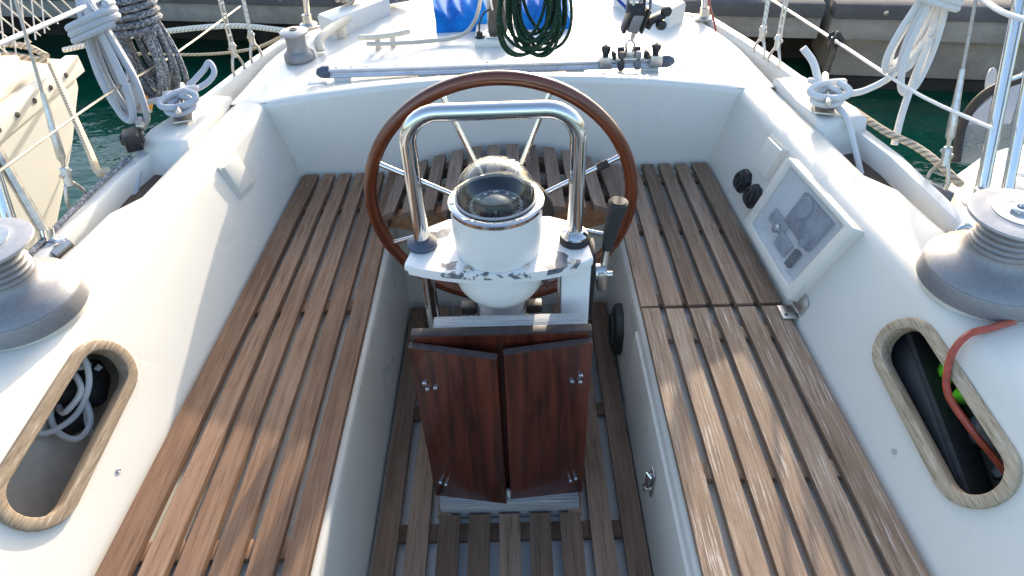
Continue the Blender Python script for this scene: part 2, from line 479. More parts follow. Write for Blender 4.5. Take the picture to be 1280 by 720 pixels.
# well: floor, sides, ends
m = MB(); m.grid([[(-.31, -.5, 0), (.31, -.5, 0)], [(-.31, 1.55, 0), (.31, 1.55, 0)]])
m.build('cockpit_floor', 'gel_floor', boat, solid=.01)
for s in (-1, 1):
    m = MB(); rows = []
    for y in (-.5, .2, .9, 1.25, 1.55):
        r_ = .012
        pts = [(.31, y, 0.)] + [(.31, y, .30)] + [(.31+r_*(1-cos(t)), y, .345-r_+r_*sin(t)) for t in (0, .4, .8, 1.2, pi/2)] + [(x_seat(y)+.004, y, .345)]
        rows.append([(s*p[0], p[1], p[2]) for p in pts])
    m.grid(rows); m.build('seat_locker', 'gel', boat)
    # seat base continues under the helm bench
    m = MB(); m.grid([[(s*.31, 1.55, .345), (s*x_seat(1.55), 1.55, .345)], [(s*.31, YB, .345), (s*x_seat(YB), YB, .345)]])
    m.build('seat_base', 'gel', boat)
m = MB(); m.grid([[(-.31, 1.55, 0), (.31, 1.55, 0)], [(-.31, 1.55, .345), (.31, 1.55, .345)], [(-.31, YB, .345), (.31, YB, .345)]])
m.build('well_end', 'gel', boat)

# coamings with an oval cave opening in each
def coaming(s):
    m = MB()
    ys = [-.5, -.2, .2, .48, .95, 1.1, 1.17, 1.235, 1.265, 1.3, 1.4, 1.5, 1.6, 1.7, YB+.012]
    VF = .90
    def prof(y):
        xi, xo, xs_ = x_in(y), x_out(y), x_seat(y)
        a = face_pt(1, y, VF)
        p = [V((xs_, y, .335)), V((xs_, y, ZS-.004)), face_pt(1, y, .03)]
        p.append(a)
        b = V((xi+.028, y, ZC)); k = V((xi, y, ZC))
        for t in (.25, .5, .75): p.append((1-t)**2*a+2*t*(1-t)*k+t*t*b)
        p.append(b)
        p.append(V((lerp(xi+.028, xo-.02, .5), y, ZC+.002)))
        c = V((xo-.022, y, ZC)); d = V((xo+.004, y, ZC-.03)); kk = V((xo, y, ZC))
        p.append(c)
        for t in (.33, .66): p.append((1-t)**2*c+2*t*(1-t)*kk+t*t*d)
        p.append(d); p.append(V((xo+.016, y, .478)))
        return p
    P_ = [prof(y) for y in ys]
    vs = [[m.v((s*q.x, q.y, q.z)) for q in r] for r in P_]
    for i in range(len(ys)-1):
        for k in range(len(vs[0])-1):
            if k == 2 and ys[i] == .48: continue
            m.face([vs[i][k], vs[i][k+1], vs[i+1][k+1], vs[i+1][k]])
    # face panel with the opening
    hole = stadium(OV1, OV2, .0455)
    outer = [(.48, .03), (.95, .03), (.95, VF), (.48, VF)]
    polys = [[V((a, b, 0)) for a, b in outer], [V((a, b, 0)) for a, b in hole]]
    flat = outer+hole
    pv = [m.v(face_pt(s, a, b)) for a, b in flat]
    for t in tessellate_polygon(polys): m.face([pv[i] for i in t])
    # lip of the opening running into the moulding
    lip = [m.v(face_pt(s, a, b, -.018)) for a, b in hole]; n = len(hole); h0 = pv[4:]
    for k in range(n): m.face([h0[k], h0[(k+1) % n], lip[(k+1) % n], lip[k]])
    o = m.build('coaming', 'gel', boat, sharp=50)
    # cave behind the opening: an open-fronted tray
    m = MB()
    def q(y, v, off): return face_pt(s, y, v, off)
    A = [q(.46, .14, -.02), q(.96, .14, -.02), q(.96, .97, -.02), q(.46, .97, -.02)]
    dz = V((s*.10, 0, -.12)); dt = V((s*.115, 0, -.06))
    B = [A[0]+dz, A[1]+dz, A[2]+dt, A[3]+dt]
    a = [m.v(p) for p in A]; b = [m.v(p) for p in B]
    for k in range(4): m.face([a[k], a[(k+1) % 4], b[(k+1) % 4], b[k]])
    m.face(b)
    m.build('storage_cave', 'pocket_in', o)
    # teak surround
    m = MB(); m.cur = .3+.3*s
    oo, ii = stadium(OV1, OV2, .0635), stadium(OV1, OV2, .0425)
    m.ring(oo, ii, lambda u, w, t: face_pt(s, u, w, t), -.020, .009)
    tr = m.build('teak_surround', 'teak_trim', o, bevel=.003)
    return o
coam = {s: coaming(s) for s in (-1, 1)}

# aft bulkhead and aft deck, one moulding
m = MB(); cols = [k/16 for k in range(-17, 18)]
ydk = [1.785, 1.80, 1.82, 1.84, 1.86, 1.88, 1.90, 1.95, 2.05, 2.15, 2.25, 2.35, 2.42, 2.5, 2.6, 2.72]
rows = []
for u in cols:
    xb, xt = u*x_seat(YB), u*x_in(YB)
    zt = zdeck(xt, YB)
    col = [(xb, YB+.004, .335), (lerp(xb, xt, .3), YB+.004, lerp(.345, zt, .3)), (xt, YB, zt-.016), (xt, YB+.003, zt-.006), (xt, YB+.009, zt-.001)]
    rows.append(col)
m.grid(rows)
cols2 = [-1.0+k/20 for k in range(41)]
rows = []
for u in cols2:
    col = []
    x0 = u*x_out(YB+.009)
    col.append((x0, YB+.0095, zdeck(x0, YB)-.0012))
    for y in ydk:
        x = u*x_out(y); col.append((x, y, zdeck(x*.675/max(.675, .9*x_out(y)), y)))
    rows.append(col)
m.grid(rows)
for s in (-1, 1):                                     # outer edge turned down
    m.grid([[(s*x_out(y), y, ZC) for y in [YB+.0095]+ydk], [(s*(x_out(y)+.006), y, ZC-.012) for y in [YB+.0095]+ydk], [(s*(x_out(y)+.014), y, .478) for y in [YB+.0095]+ydk]])
m.build('aft_deck', 'deck', boat, sharp=50, weld=False)

# side decks, bulwarks and topsides
ysb = [-.5, 0, .5, .9, 1.07, 1.2, 1.3, 1.4, 1.5, 1.6, 1.7, 1.8, 1.9, 2.0, 2.1, 2.2, 2.3, 2.35, 2.39, 2.42, 2.46, 2.5, 2.6, 2.75]
for s in (-1, 1):
    m = MB(); m.cur = .5
    m.grid([[(s*(x_out(y)-.02), y, .534) for y in ysb], [(s*(x_bul(y)-.02), y, .534) for y in ysb]])
    m.build('side_deck', 'teak_deck', boat)
    m = MB(); rows = []
    for y in ysb:
        xb = x_bul(y); zt = .585 if y > 1.0 else lerp(.538, .585, max(0, (y-.9)/.1))
        if y > 1.78: zt = .605
        pr = [(xb-.040, .528), (xb-.037, zt-.007), (xb-.032, zt), (xb-.006, zt), (xb, zt-.008), (xb+.006, .50), (xb+.012, .44), (xb-.02, .1), (xb-.12, -.35), (xb-.3, -.75)]
        rows.append([(s*a, y, b) for a, b in pr])
    m.grid(rows)
    m.build('bulwark', 'deck', boat, sharp=50)
m = MB()                                              # transom
st = [(-.30, 2.75, .585), (.30, 2.75, .585), (.27, 2.77, .1), (.08, 2.72, -.75), (-.08, 2.72, -.75), (-.27, 2.77, .1)]
m.face([m.v(p) for p in st]); m.build('transom', 'gel', boat)

# raised cleat chocks on the bulwarks
for s in (-1, 1):
    m = MB()
    out = [(s*.775, 1.80), (s*.862, 1.81), (s*.925, 1.60), (s*.935, 1.55), (s*.82, 1.525), (s*.805, 1.54), (s*.79, 1.65)]
    m.prism(out, lambda u, v, t: V((u-s*.02*(t < .6)*0, v-(.05 if (t < .6 and v < 1.6) else 0), t)), .50, .616, .008)
    m.build('cleat_chock', 'deck', boat)

# locker front panel on the right of the well
m = MB(); m.prism([(-.45, .03), (1.085, .03), (1.115, .09), (1.10, .315), (-.45, .315)], lambda u, v, t: V((.31-t, u, v)), -.004, .007, .003)
m.build('locker_panel', 'gel', boat)
# rounded pads under the big winches
for s in (-1, 1):
    m = MB(); m.lathe([(.104, -.004), (.104, .004), (.103, .0052), (0, .0052)], (s*.880, .910, ZC), 48)
    m.build('winch_pad', 'gel', boat)
# tiny drain holes and screw marks on the coaming faces
for s in (-1, 1):
    m = MB(); c = face_pt(s, .69, .197, .0006); n_ = face_pt(s, .69, .197, 1)-face_pt(s, .69, .197)
    m.lathe([(.0042, -.001), (.0042, .0006), (.0028, .0012), (0, -.001)], c, 14, align(n_)); m.build('screw_plug', 'steel_dull', coam[s])

# ------------------------------------------------------------------ slatted benches
def slat(m, x0a, x1a, x0b, x1b, ya, yb, z, th=.015, bev=.003, tone=None, wob=.0012):
    """one plank: near end ya between x0a..x1a, far end yb between x0b..x1b"""
    m.cur = random.random() if tone is None else tone
    b2 = bmesh.new(); n = 6; R = []
    for i in range(n+1):
        t = i/n; y = lerp(ya, yb, t); a = lerp(x0a, x0b, t); b = lerp(x1a, x1b, t)
        d = random.uniform(-wob, wob)*(0 if i in (0, n) else 1); e = random.uniform(-wob, wob)*.5
        R.append([b2.verts.new(p) for p in ((a+d, y, z-th), (b+d, y, z-th), (b+d, y, z+e), (a+d, y, z+e))])
    for a, b in zip(R, R[1:]):
        for k in range(4): b2.faces.new([a[k], a[(k+1) % 4], b[(k+1) % 4], b[k]])
    b2.faces.new(R[0][::-1]); b2.faces.new(R[-1])
    es = [e for e in b2.edges if e.calc_face_angle(0) > .6]
    bmesh.ops.bevel(b2, geom=es, offset=bev, segments=2, affect='EDGES', profile=.5)
    m.merge(b2)

ZT = .377
def bench(name, label, mat, s, ya, yb, battens, tone=None):
    t = thing(name, label, 'slatted bench', (s*.49, (ya+yb)/2, .345), 'teak slat benches of the cockpit')
    m = MB(); n = 6; gap = .0150
    def edges(y):
        a, b = .316, x_seat(y)-.008
        w = (b-a-gap*(n-1)-.010)/n
        e = []; x = a
        for k in range(n):
            ww = w+(.010 if k == n-1 else 0); e.append((x, x+ww)); x += ww+gap
        return e
    ea, eb = edges(ya), edges(yb)
    for k in range(n):
        (a0, a1), (b0, b1) = ea[k], eb[k]
        P_ = [s*a0, s*a1, s*b0, s*b1]
        if s < 0: P_ = [P_[1], P_[0], P_[3], P_[2]]
        slat(m, *P_, ya, yb-(.004 if k else .0), ZT)
    m.build('slats', mat, t)
    for y in battens:
        m = MB(); m.cur = random.random(); m.box((s*lerp(.325, x_seat(y)-.015, .5), y, .3535), (x_seat(y)-.34, .036, .016), bevel=.002)
        m.build('cross_batten', mat, t)
    return t
bench('slatted_bench', 'long brown teak slat bench on the left, half sunlit at its near end', 'teak_left', -1, -.3, YB-.01, (-.1, .56, 1.17, 1.6))
bench('slatted_bench', 'bleached scratched teak slat locker lid hinged on the right, with sun patch', 'teak_lid', 1, -.3, 1.113, (-.1, .69, 1.045))
bench('slatted_bench', 'short shaded teak slat bench aft of the hinged lid, below the instrument box', 'teak_right', 1, 1.12, YB-.01, (1.16, 1.45, 1.70))

# helm bench: crowned slats in front of the bulkhead
hb = thing('helm_bench', 'crowned helmsman bench of short brown teak slats behind the steering wheel', 'slatted bench', (0, 1.6, .345))
def crown(x): return .462-.62*x*x
m = MB(); NS = 12
for k in range(NS):
    c = (k-(NS-1)/2)*.0535; w = .0375/2
    cf = c*1.07
    m.cur = random.random()
    yb = YB-.018-.35*c*c; ya = 1.415+.9*c*c
    b2 = bmesh.new(); R = []
    for i in range(7):
        t = i/6; y = lerp(ya, yb, t); cx = lerp(cf, c, t)
        sl = -1.24*cx
        ww = w*(1 if 0 < i < 6 else .9)
        R.append([b2.verts.new(p) for p in ((cx-ww, y, crown(cx)-sl*ww-.02), (cx+ww, y, crown(cx)+sl*ww-.02), (cx+ww, y, crown(cx)+sl*ww), (cx-ww, y, crown(cx)-sl*ww))])
    for a, b in zip(R, R[1:]):
        for q in range(4): b2.faces.new([a[q], a[(q+1) % 4], b[(q+1) % 4], b[q]])
    b2.faces.new(R[0][::-1]); b2.faces.new(R[-1])
    bmesh.ops.bevel(b2, geom=[e for e in b2.edges if e.calc_face_angle(0) > .6], offset=.004, segments=2, affect='EDGES', profile=.5)
    m.merge(b2)
m.build('slats', 'teak_helm', hb)
for yy, dz, mat_, nm, th in ((1.455, .022, 'teak_fresh', 'front_board', .035), (1.70, .022, 'teak_helm', 'cross_batten', .035), (1.58, .022, 'teak_helm', 'cross_batten', .03)):
    m = MB(); m.cur = .5; top, bot = [], []
    xx = [(-.335+.67*k/24) for k in range(25)]
    outl = [(x, crown(x)-dz) for x in xx]+[(x, max(.346, crown(x)-dz-(.075 if nm == 'front_board' else .03))) for x in reversed(xx)]
    if nm == 'front_board': m.prism(outl, lambda u, v, t: V((u, t+.9*u*u*.8, v)), yy-th/2, yy+th/2, .003)
    else: m.prism(outl, lambda u, v, t: V((u, t, v)), yy-th/2, yy+th/2, .002)
    m.build(nm, mat_, hb)

# sole grating
sg = thing('floor_grating', 'brown teak slat grating on the white floor of the cockpit well', 'floor grating', (0, .9, 0))
m = MB(); pitch = .0687
for k in range(9):
    c = (k-4)*pitch; w = .0475
    if 2 <= k <= 6 and k not in (2, 6):
        slat(m, c-w/2, c+w/2, c-w/2, c+w/2, -.4, .805, .034); slat(m, c-w/2, c+w/2, c-w/2, c+w/2, .93, 1.515, .034)
    elif k in (2, 6):
        slat(m, c-w/2, c+w/2, c-w/2, c+w/2, -.4, .805, .034)
        q = .012*(1 if k == 2 else -1); slat(m, c-w/2-.004+min(q, 0)*0, c+w/2-.02 if k == 2 else c+w/2+.004, c-w/2-.004, c+w/2-.02 if k == 2 else c+w/2+.004, .805, 1.515, .034) if k == 2 else slat(m, c-w/2+.02, c+w/2+.004, c-w/2+.02, c+w/2+.004, .805, 1.515, .034)
    else: slat(m, c-w/2, c+w/2, c-w/2, c+w/2, -.4, 1.515, .034)
m.build('slats', 'teak_sole', sg)
for y in (.25, .775, 1.12, 1.44):
    m = MB(); m.cur = random.random(); m.box((0, y, .007), (.59, .042, .012), bevel=.002); m.build('cross_batten', 'teak_sole', sg)

# ------------------------------------------------------------------ hinge, latch, hand hold, covers, knobs
h = thing('lid_hinge', 'small steel butt hinge joining the bleached bench lid to the right coaming', 'hinge', (.66, 1.085, ZT))
m = MB(); m.prism([(.622, 1.062), (.672, 1.062), (.672, 1.106), (.622, 1.106)], lambda u, v, t: V((u, v, t)), ZT+.001, ZT+.0042, .001)
m.build('leaf', 'steel_dull', h)
m = MB(); m.prism([(1.062, .11), (1.106, .11), (1.104, .22), (1.086, .255), (1.066, .22)], lambda u, v, t: face_pt(1, u, v, t), .001, .005, .001)
m.build('leaf', 'steel_dull', h)
m = MB(); m.tube([(.674, 1.062, ZT+.006), (.674, 1.106, ZT+.006)], .0055, 10); m.build('pin', 'steel', h)
for p in ((.632, 1.074), (.645, 1.096), (.655, 1.074)):
    m = MB(); m.lathe([(.0042, 0), (.0035, .0012), (0, .0008)], (p[0], p[1], ZT+.0042), 12); m.build('screw', 'bronze', h)

la = thing('locker_latch', 'small worn chrome toggle latch on the right well side below the sun patch', 'latch', (.302, .77, .17))
m = MB(); m.box((.3005, .772, .20), (.004, .026, .075), bevel=.0015); m.build('plate', 'steel_dull', la)
m = MB(); m.box((.293, .772, .205), (.012, .014, .045), bevel=.004); m.lathe([(.009, 0), (.009, .012), (.006, .015), (0, .015)], (.299, .772, .182), 14, align((-1, 0, 0)))
m.tube([(.295, .765, .225), (.287, .772, .234), (.295, .779, .225)], .003, 8)
m.build('lever', 'steel', la)

hh = thing('hand_hold', 'black eight sided plate with ring let into right side of the well', 'hand hold', (.305, 1.29, .14))
m = MB(); o8 = [(1.29+.055*cos(a)*(1 if abs(cos(a)) < .8 else 1), .135+.085*sin(a)) for a in [pi/8+k*pi/4 for k in range(8)]]
m.prism(o8, lambda u, v, t: V((.31-t, u, v)), 0., .022, .006); m.build('plate', 'black', hh)
m = MB(); m.tube(smooth_path([(.285, 1.29+.032*cos(a), .135+.05*sin(a)) for a in [k*pi/6 for k in range(12)]], 3, True), .0055, 8, True); m.build('ring', 'rubber', hh)

for s, lab in ((1, 'white square blank cover on the shaded right coaming above the instrument box'), (-1, 'white square blank cover on the sunlit left coaming casting a small shadow')):
    t = thing('blank_cover', lab, 'cover plate', face_pt(s, 1.487, .74), 'square cover plates')
    m = MB(); m.prism([(1.45, .58), (1.524, .56), (1.53, .895), (1.455, .905)], lambda u, v, t_: face_pt(s, u, v, t_), 0., .013, .005)
    m.build('lid', 'gel', t)
    m = MB(); m.ring([(1.444, .555), (1.532, .535), (1.538, .918), (1.447, .93)], [(1.452, .585), (1.522, .565), (1.528, .893), (1.457, .903)], lambda u, v, t_: face_pt(s, u, v, t_), .0, .005)
    m.build('flange', 'gel', t)
for y, lab in ((1.532, 'farther of two black round control sockets on the right coaming near the helm'), (1.456, 'nearer of two black control sockets, beside the instrument box')):
    t = thing('control_socket', lab, 'socket', face_pt(1, y, .35), 'black control sockets')
    n_ = face_pt(1, y, .35, 1)-face_pt(1, y, .35); A_ = align(n_)
    m = MB(); m.prism([(.033*cos(a)*1.0, .033*sin(a)) for a in [pi/8+k*pi/4 for k in range(8)]], lambda u, v, t_: face_pt(1, y, .35)+A_ @ V((u, v, t_)), 0., .016, .005); m.build('plate', 'black', t)
    m = MB(); m.lathe([(.022, 0), (.022, .008), (.017, .010), (.014, .004), (0, .003)], face_pt(1, y, .35, .016), 24, A_); m.build('cap', 'rubber', t)
    m = MB(); m.box(face_pt(1, y, .35, .022), (.004, .026, .004), A_, .001); m.build('slot', 'bronze', t)

# ------------------------------------------------------------------ instrument box
ib = thing('instrument_box', 'white moulded instrument box with clear cover on the right coaming', 'instrument box', face_pt(1, 1.26, .5))
def fb(u, v, t=0.): return face_pt(1, u, v, t)
def rrect(y0, y1, v0, v1, r, n=4):
    H = .272; out = []
    for cx, cy, a0 in ((y1-r, v1-r/H, 0), (y0+r, v1-r/H, pi/2), (y0+r, v0+r/H, pi), (y1-r, v0+r/H, 1.5*pi)):
        for k in range(n+1):
            a = a0+pi/2*k/n; out.append((cx+r*cos(a), cy+r*sin(a)/H))
    return out
fo, fi = rrect(1.095, 1.402, .13, .945, .010), rrect(1.125, 1.372, .215, .895, .006)
m = MB(); m.ring(fo, fi, fb, -.006, .028)
bz = m.build('bezel', 'gel', ib, bevel=.004)
m = MB(); fl = rrect(1.125, 1.372, .215, .895, .006); fk = rrect(1.138, 1.36, .25, .86, .006)
A = [m.v(fb(u, v, .021)) for u, v in fl]; B = [m.v(fb(u, v, .009)) for u, v in fk]; n = len(A)
for k in range(n): m.face([A[k], A[(k+1) % n], B[(k+1) % n], B[k]])
m.face(B); m.build('back_tray', 'gel_floor', ib)
m = MB(); m.face([m.v(fb(u, v, .0245)) for u, v in rrect(1.1252, 1.3718, .2155, .8945, .006)]); m.build('clear_cover', 'acrylic', ib)
m = MB(); m.prism(rrect(1.165, 1.29, .50, .83, .004), fb, .0095, .019, .002); dp = m.build('instrument_panel', plain('slate_panel', (.14, .155, .19), .5, 0, .5, 30), ib)
for y, v, r_ in ((1.255, .73, .026), (1.235, .60, .010), (1.19, .55, .016)):
    m = MB(); n_ = fb(y, v, 1)-fb(y, v, 0); m.lathe([(r_, 0), (r_, .004), (r_*.85, .006), (r_*.8, .003), (0, .003)], fb(y, v, .019), 28, align(n_)); m.build('dial', plain('dial_grey', (.20, .22, .26), .4, 0, .2, 60), dp)
for (y0, y1, v0, v1) in ((1.27, 1.345, .37, .50), (1.215, 1.275, .275, .42)):
    m = MB(); m.prism(rrect(y0, y1, v0, v1, .004), fb, .0095, .015, .002); m.build('switch_plate', plain('plate_grey', (.26, .275, .30), .45, 0, .3, 40), ib)
m = MB(); n_ = fb(1.29, .40, 1)-fb(1.29, .40); m.lathe([(.012, 0), (.012, .009), (.008, .010), (.007, .004), (0, .004)], fb(1.29, .40, .015), 20, align(n_)); m.build('key_barrel', 'steel', ib)
m = MB(); m.box(fb(1.185, .36, .016), (.02, .045, .012), align(n_), .003); m.build('plug', 'rubber', ib)

# ------------------------------------------------------------------ steering pedestal
PX, PY = 0.0, 1.0
ped = thing('steering_pedestal', 'white steering pedestal with wooden wheel, shelf and chromed guard rail amid the cockpit', 'pedestal', (PX, PY, 0))
m = MB(); m.lathe([(.075, .03), (.075, .04), (.05, .06), (.048, .5), (.048, .505)], (PX, PY, 0), 36); m.build('column', 'paint', ped)
m = MB(); m.lathe([(.046, .478), (.0495, .53), (.053, .543), (.070, .556), (.083, .577), (.089, .603), (.091, .64), (.09, .65)], (PX, PY, 0), 44); m.build('bowl', 'paint', ped)
m = MB(); m.lathe([(.0505, .435), (.0535, .438), (.0535, .475), (.0505, .478)], (PX, PY, 0), 40, caps=False)
for s in (-1, 1):
    m.box((s*.066, PY-.012, .508), (.032, .024, .020), bevel=.003)
cl = m.build('clamp', 'bronze', ped)
for s in (-1, 1):
    m = MB(); m.tube([(s*.072, PY-.018, .515), (s*.072, PY-.018, .465)], .006, 10); m.lathe([(.009, 0), (.009, .008), (0, .008)], (s*.072, PY-.018, .478), 6); m.build('bolt', 'steel_dull', cl)
m = MB(); m.tube([(0, PY-.05, .462), (0, PY-.095, .462)], .016, 16); m.lathe([(.02, 0), (.02, .014), (.014, .018), (0, .018)], (0, PY-.095, .462), 20, align((0, -1, 0))); m.build('stub', 'steel_dull', cl)
# shelf
m = MB(); ol = []
for k in range(13):
    u = -1+2*k/12; ol.append((.172*u, .905+.036*u*u))
ol += [(.174, .95), (.160, 1.055), (.10, 1.085), (-.10, 1.085), (-.148, 1.055), (-.172, .95)]
m.prism(ol, lambda u, v, t: V((u, v, t)), .648, .660, .003); m.build('shelf', 'worn', ped)
m = MB(); m.prism(ol, lambda u, v, t: V((u*.97, (v-1)*.96+1, t)), .636, .6478, .002); m.build('shelf_rim', 'paint', ped)
# guard rail
zT = .928; rr = .055; hw = .1435
path = [(-hw+.0, PY, .662), (-hw, PY, zT-rr)]
for k in range(1, 9):
    a = pi-pi/2*k/8; path.append((-hw+rr+rr*cos(a), PY, zT-rr+rr*sin(a)))
for k in range(0, 9):
    a = pi/2-pi/2*k/8; path.append((hw-rr+rr*cos(a), PY, zT-rr+rr*sin(a)))
path.append((hw, PY, .662))
m = MB(); m.tube(path, .0145, 24); gd = m.build('guard_rail', 'steel', ped)
m = MB(); m.tube([(-hw, PY, .64), (-hw+.004, PY+.0, .03)], .0135, 20); m.build('guard_leg', 'steel', ped)
for s in (-1, 1):
    m = MB(); m.lathe([(.0285, 0), (.0285, .008), (.022, .014), (.016, .015)], (s*hw, PY, .6605), 32); m.build('foot_ring', 'blue_cap' if s < 0 else 'rubber', ped)
m = MB(); m.lathe([(.0255, 0), (.0255, .004), (.019, .012), (.0155, .013)], (hw, PY, .674), 28); m.build('foot_cap', 'steel', ped)
for (x, y) in ((.135, .935), (.05, .93), (-.055, .925)):
    m = MB(); m.lathe([(.0075, 0), (.0065, .003), (0, .0035)], (x, y, .6602), 14); m.build('screw', 'steel_dull', ped)
# engine control box hanging under the right end of the shelf
m = MB(); m.box((.145, PY-.012, .335), (.058, .05, .60), bevel=.006); m.build('control_box', 'paint', ped)
m = MB(); m.box((.1135, PY-.025, .335), (.004, .03, .58), bevel=.001); m.build('edge_strip', 'steel_dull', ped)
# throttle
th = thing('throttle_lever', 'black handled throttle lever on black plate at right of the pedestal', 'lever', (.18, 1.0, .56))
m = MB(); m.box((.179, 1.0, .565), (.010, .055, .165), bevel=.004); m.build('plate', 'black', th)
m = MB(); m.tube([(.185, .99, .59), (.206, .99, .59)], .017, 18); m.box((.197, .985, .578), (.018, .03, .045), bevel=.005); m.build('hub', 'steel_dull', th)
m = MB(); m.tube(smooth_path([(.200, .99, .585), (.204, 1.0, .62), (.209, 1.006, .65)]), [.008]*13, 12); m.build('arm', 'steel_dull', th)
m = MB(); pp = smooth_path([(.207, 1.003, .635), (.211, 1.008, .665), (.217, 1.012, .70), (.222, 1.014, .728), (.223, 1.014, .738)], 5)
m.tube(pp, [lerp(.010, .0185, min(1, i/14)) if i < len(pp)-2 else .014 for i in range(len(pp))], 14); m.build('grip', 'rubber', th)
m = MB(); m.tube([(.205, .98, .592), (.217, .98, .592)], .006, 10); m.build('bolt', 'steel', th)

# compass
PY = .988
cp = thing('compass', 'white drum compass with clear dome and black card on top of the pedestal', 'compass', (PX, PY, .6605))
ZR = .768
m = MB(); m.lathe([(.077, .6605), (.0785, .664), (.0815, .70), (.0825, .753), (.0825, .757)], (PX, PY, 0), 64, caps=False); m.build('drum', 'paint', cp)
m = MB(); m.lathe([(.0826, .7575), (.0855, .759), (.0855, ZR-.002), (.083, ZR), (.0725, ZR+.001), (.072, ZR-.010)], (PX, PY, 0), 64, caps=False); bzc = m.build('bezel_ring', 'steel', cp)
for a in (.6, 1.9, 3.3, 4.2, 5.2):
    m = MB(); m.lathe([(.0042, 0), (.0036, .0015), (0, .0017)], (PX+.0785*cos(a), PY+.0785*sin(a), ZR+.0006), 12); m.build('screw', 'steel_dull', bzc)
m = MB(); m.lathe([(.0, ZR-.036), (.071, ZR-.034), (.071, ZR-.004), (.068, ZR+.0005)], (PX, PY, 0), 48, caps=False); m.build('inner_wall', 'compass_black', cp)
m = MB(); m.lathe([(.0710, ZR+.0015), (.0732, ZR+.003), (.0732, ZR+.0055), (.0705, ZR+.007)], (PX, PY, 0), 48, caps=False); m.build('gasket', 'alu_top', cp)
prof = [(.0705*cos(t)**.85 if cos(t) > 0 else 0, ZR+.005+.068*sin(t)) for t in [pi/2*k/14 for k in range(14)]]+[(0, ZR+.073)]
m = MB(); m.lathe(prof, (PX, PY, 0), 56, caps=False); dm = m.build('dome', 'glass', cp)
m = MB(); m.lathe([(r*.93, ZR+.005+(z-ZR-.005)*.93) for r, z in prof], (PX, PY, 0), 56, caps=False); m.build('dome_lining', 'glass', dm)
TILT = Matrix.Rotation(radians(3), 3, 'X')
cc = V((PX, PY+.002, ZR-.014))
m = MB(); m.lathe([(.0, .004), (.026, .004), (.050, -.004), (.0545, -.010), (.0545, -.014), (0, -.015)], cc, 56, TILT); card = m.build('card', 'compass_black', cp)
m = MB()
for k in range(72):
    a = 2*pi*k/72; L = .0085 if k % 3 == 0 else .005
    c0 = .0455
    zc = lambda r: lerp(.004, -.004, (r-.026)/.024)+.0007
    for d0, d1 in ((c0-L/2, c0+L/2),):
        t = V((-sin(a), cos(a), 0))*.00045; r0 = V((cos(a)*d0, sin(a)*d0, zc(d0))); r1 = V((cos(a)*d1, sin(a)*d1, zc(d1)))
        m.face([m.v(cc+TILT @ q) for q in (r0-t, r0+t, r1+t, r1-t)])
m.build('tick_marks', 'print', card, weld=False)
def text_mesh(s, size):
    cu = bpy.data.curves.new('lettering', 'FONT'); cu.body = s; cu.size = size; cu.align_x = 'CENTER'; cu.align_y = 'CENTER'
    ob = bpy.data.objects.new('lettering', cu); COL.objects.link(ob)
    dg = bpy.context.evaluated_depsgraph_get(); dg.update()
    me = bpy.data.meshes.new_from_object(ob.evaluated_get(dg)); bpy.data.objects.remove(ob); return me
m = MB()
for sx, a, size in (('W', pi/2, .0135), ('30', pi/2-.62, .008), ('24', pi/2+.62, .008), ('33', pi/2-1.15, .008), ('21', pi/2+1.15, .008)):
    me = text_mesh(sx, size); R_ = rotz(a-pi/2)
    rr0 = .0345
    vs = [m.v(cc+TILT @ (V((cos(a)*rr0, sin(a)*rr0, lerp(.004, -.004, (rr0-.026)/.024)+.0012))+R_ @ V((q.co.x, q.co.y, -.33*q.co.y)))) for q in me.vertices]
    for p in me.polygons: m.face([vs[i] for i in p.vertices])
    bpy.data.meshes.remove(me)
m.build('lettering', 'print', card, weld=False)
m = MB(); m.lathe([(.030, -.006), (.030, .004), (.026, .014), (.017, .021), (.0, .024)], (PX, PY-.028, ZR-.006), 32); hd = m.build('hood', 'compass_black', cp)
m = MB(); m.box((PX, PY-.054, ZR+.002), (.007, .012, .014), bevel=.003); m.build('lubber_slot', 'black', hd)

PY = 1.0
# ------------------------------------------------------------------ steering wheel
WY = 1.302; WZ = .555; WR = .303
tl = radians(-1.5)
def wp(a, r, dy=0): return V((r*cos(a), WY+dy+r*sin(a)*math.tan(-tl)*-1, WZ+r*sin(a)))
m = MB(); m.tube([wp(2*pi*k/96, WR) for k in range(96)], .0152, 16, True); wh = m.build('steering_wheel', 'rim', ped); wh['label'] = 'varnished dark wooden wheel with eight steel spokes'
for k in range(8):
    a = pi/8+k*pi/4
    m = MB(); m.tube([wp(a, .055, -.045), wp(a, WR-.008, 0)], .0062, 12); m.build('spoke', 'steel', wh)
    if k == 0:
        m = MB(); m.tube([wp(a, .235, -.012), wp(a, .262, -.008)], .0092, 12); m.build('tape_wrap', 'rubber', wh)
m = MB(); m.lathe([(.112, -.01), (.122, -.006), (.122, .006), (.112, .010), (.07, .012), (.07, -.012), (.112, -.01)], (0, WY-.075, WZ), 56, align((0, 1, 0)), caps=False); m.build('hub_ring', 'black', wh)
m = MB()
for k in range(12):
    a = 2*pi*k/12
    m.lathe([(.004, 0), (.0035, .002), (0, .0025)], (.101*cos(a), WY-.086, WZ+.101*sin(a)), 10, align((0, -1, 0)))
m.build('hub_studs', 'steel_dull', wh)
m = MB(); m.lathe([(.062, -.012), (.062, .012), (.03, .022), (0, .022)], (0, WY-.055, WZ), 36, align((0, 1, 0))); m.tube([(0, WY-.055, WZ), (0, PY+.03, WZ)], .022, 16); m.build('hub', 'steel_dull', wh)

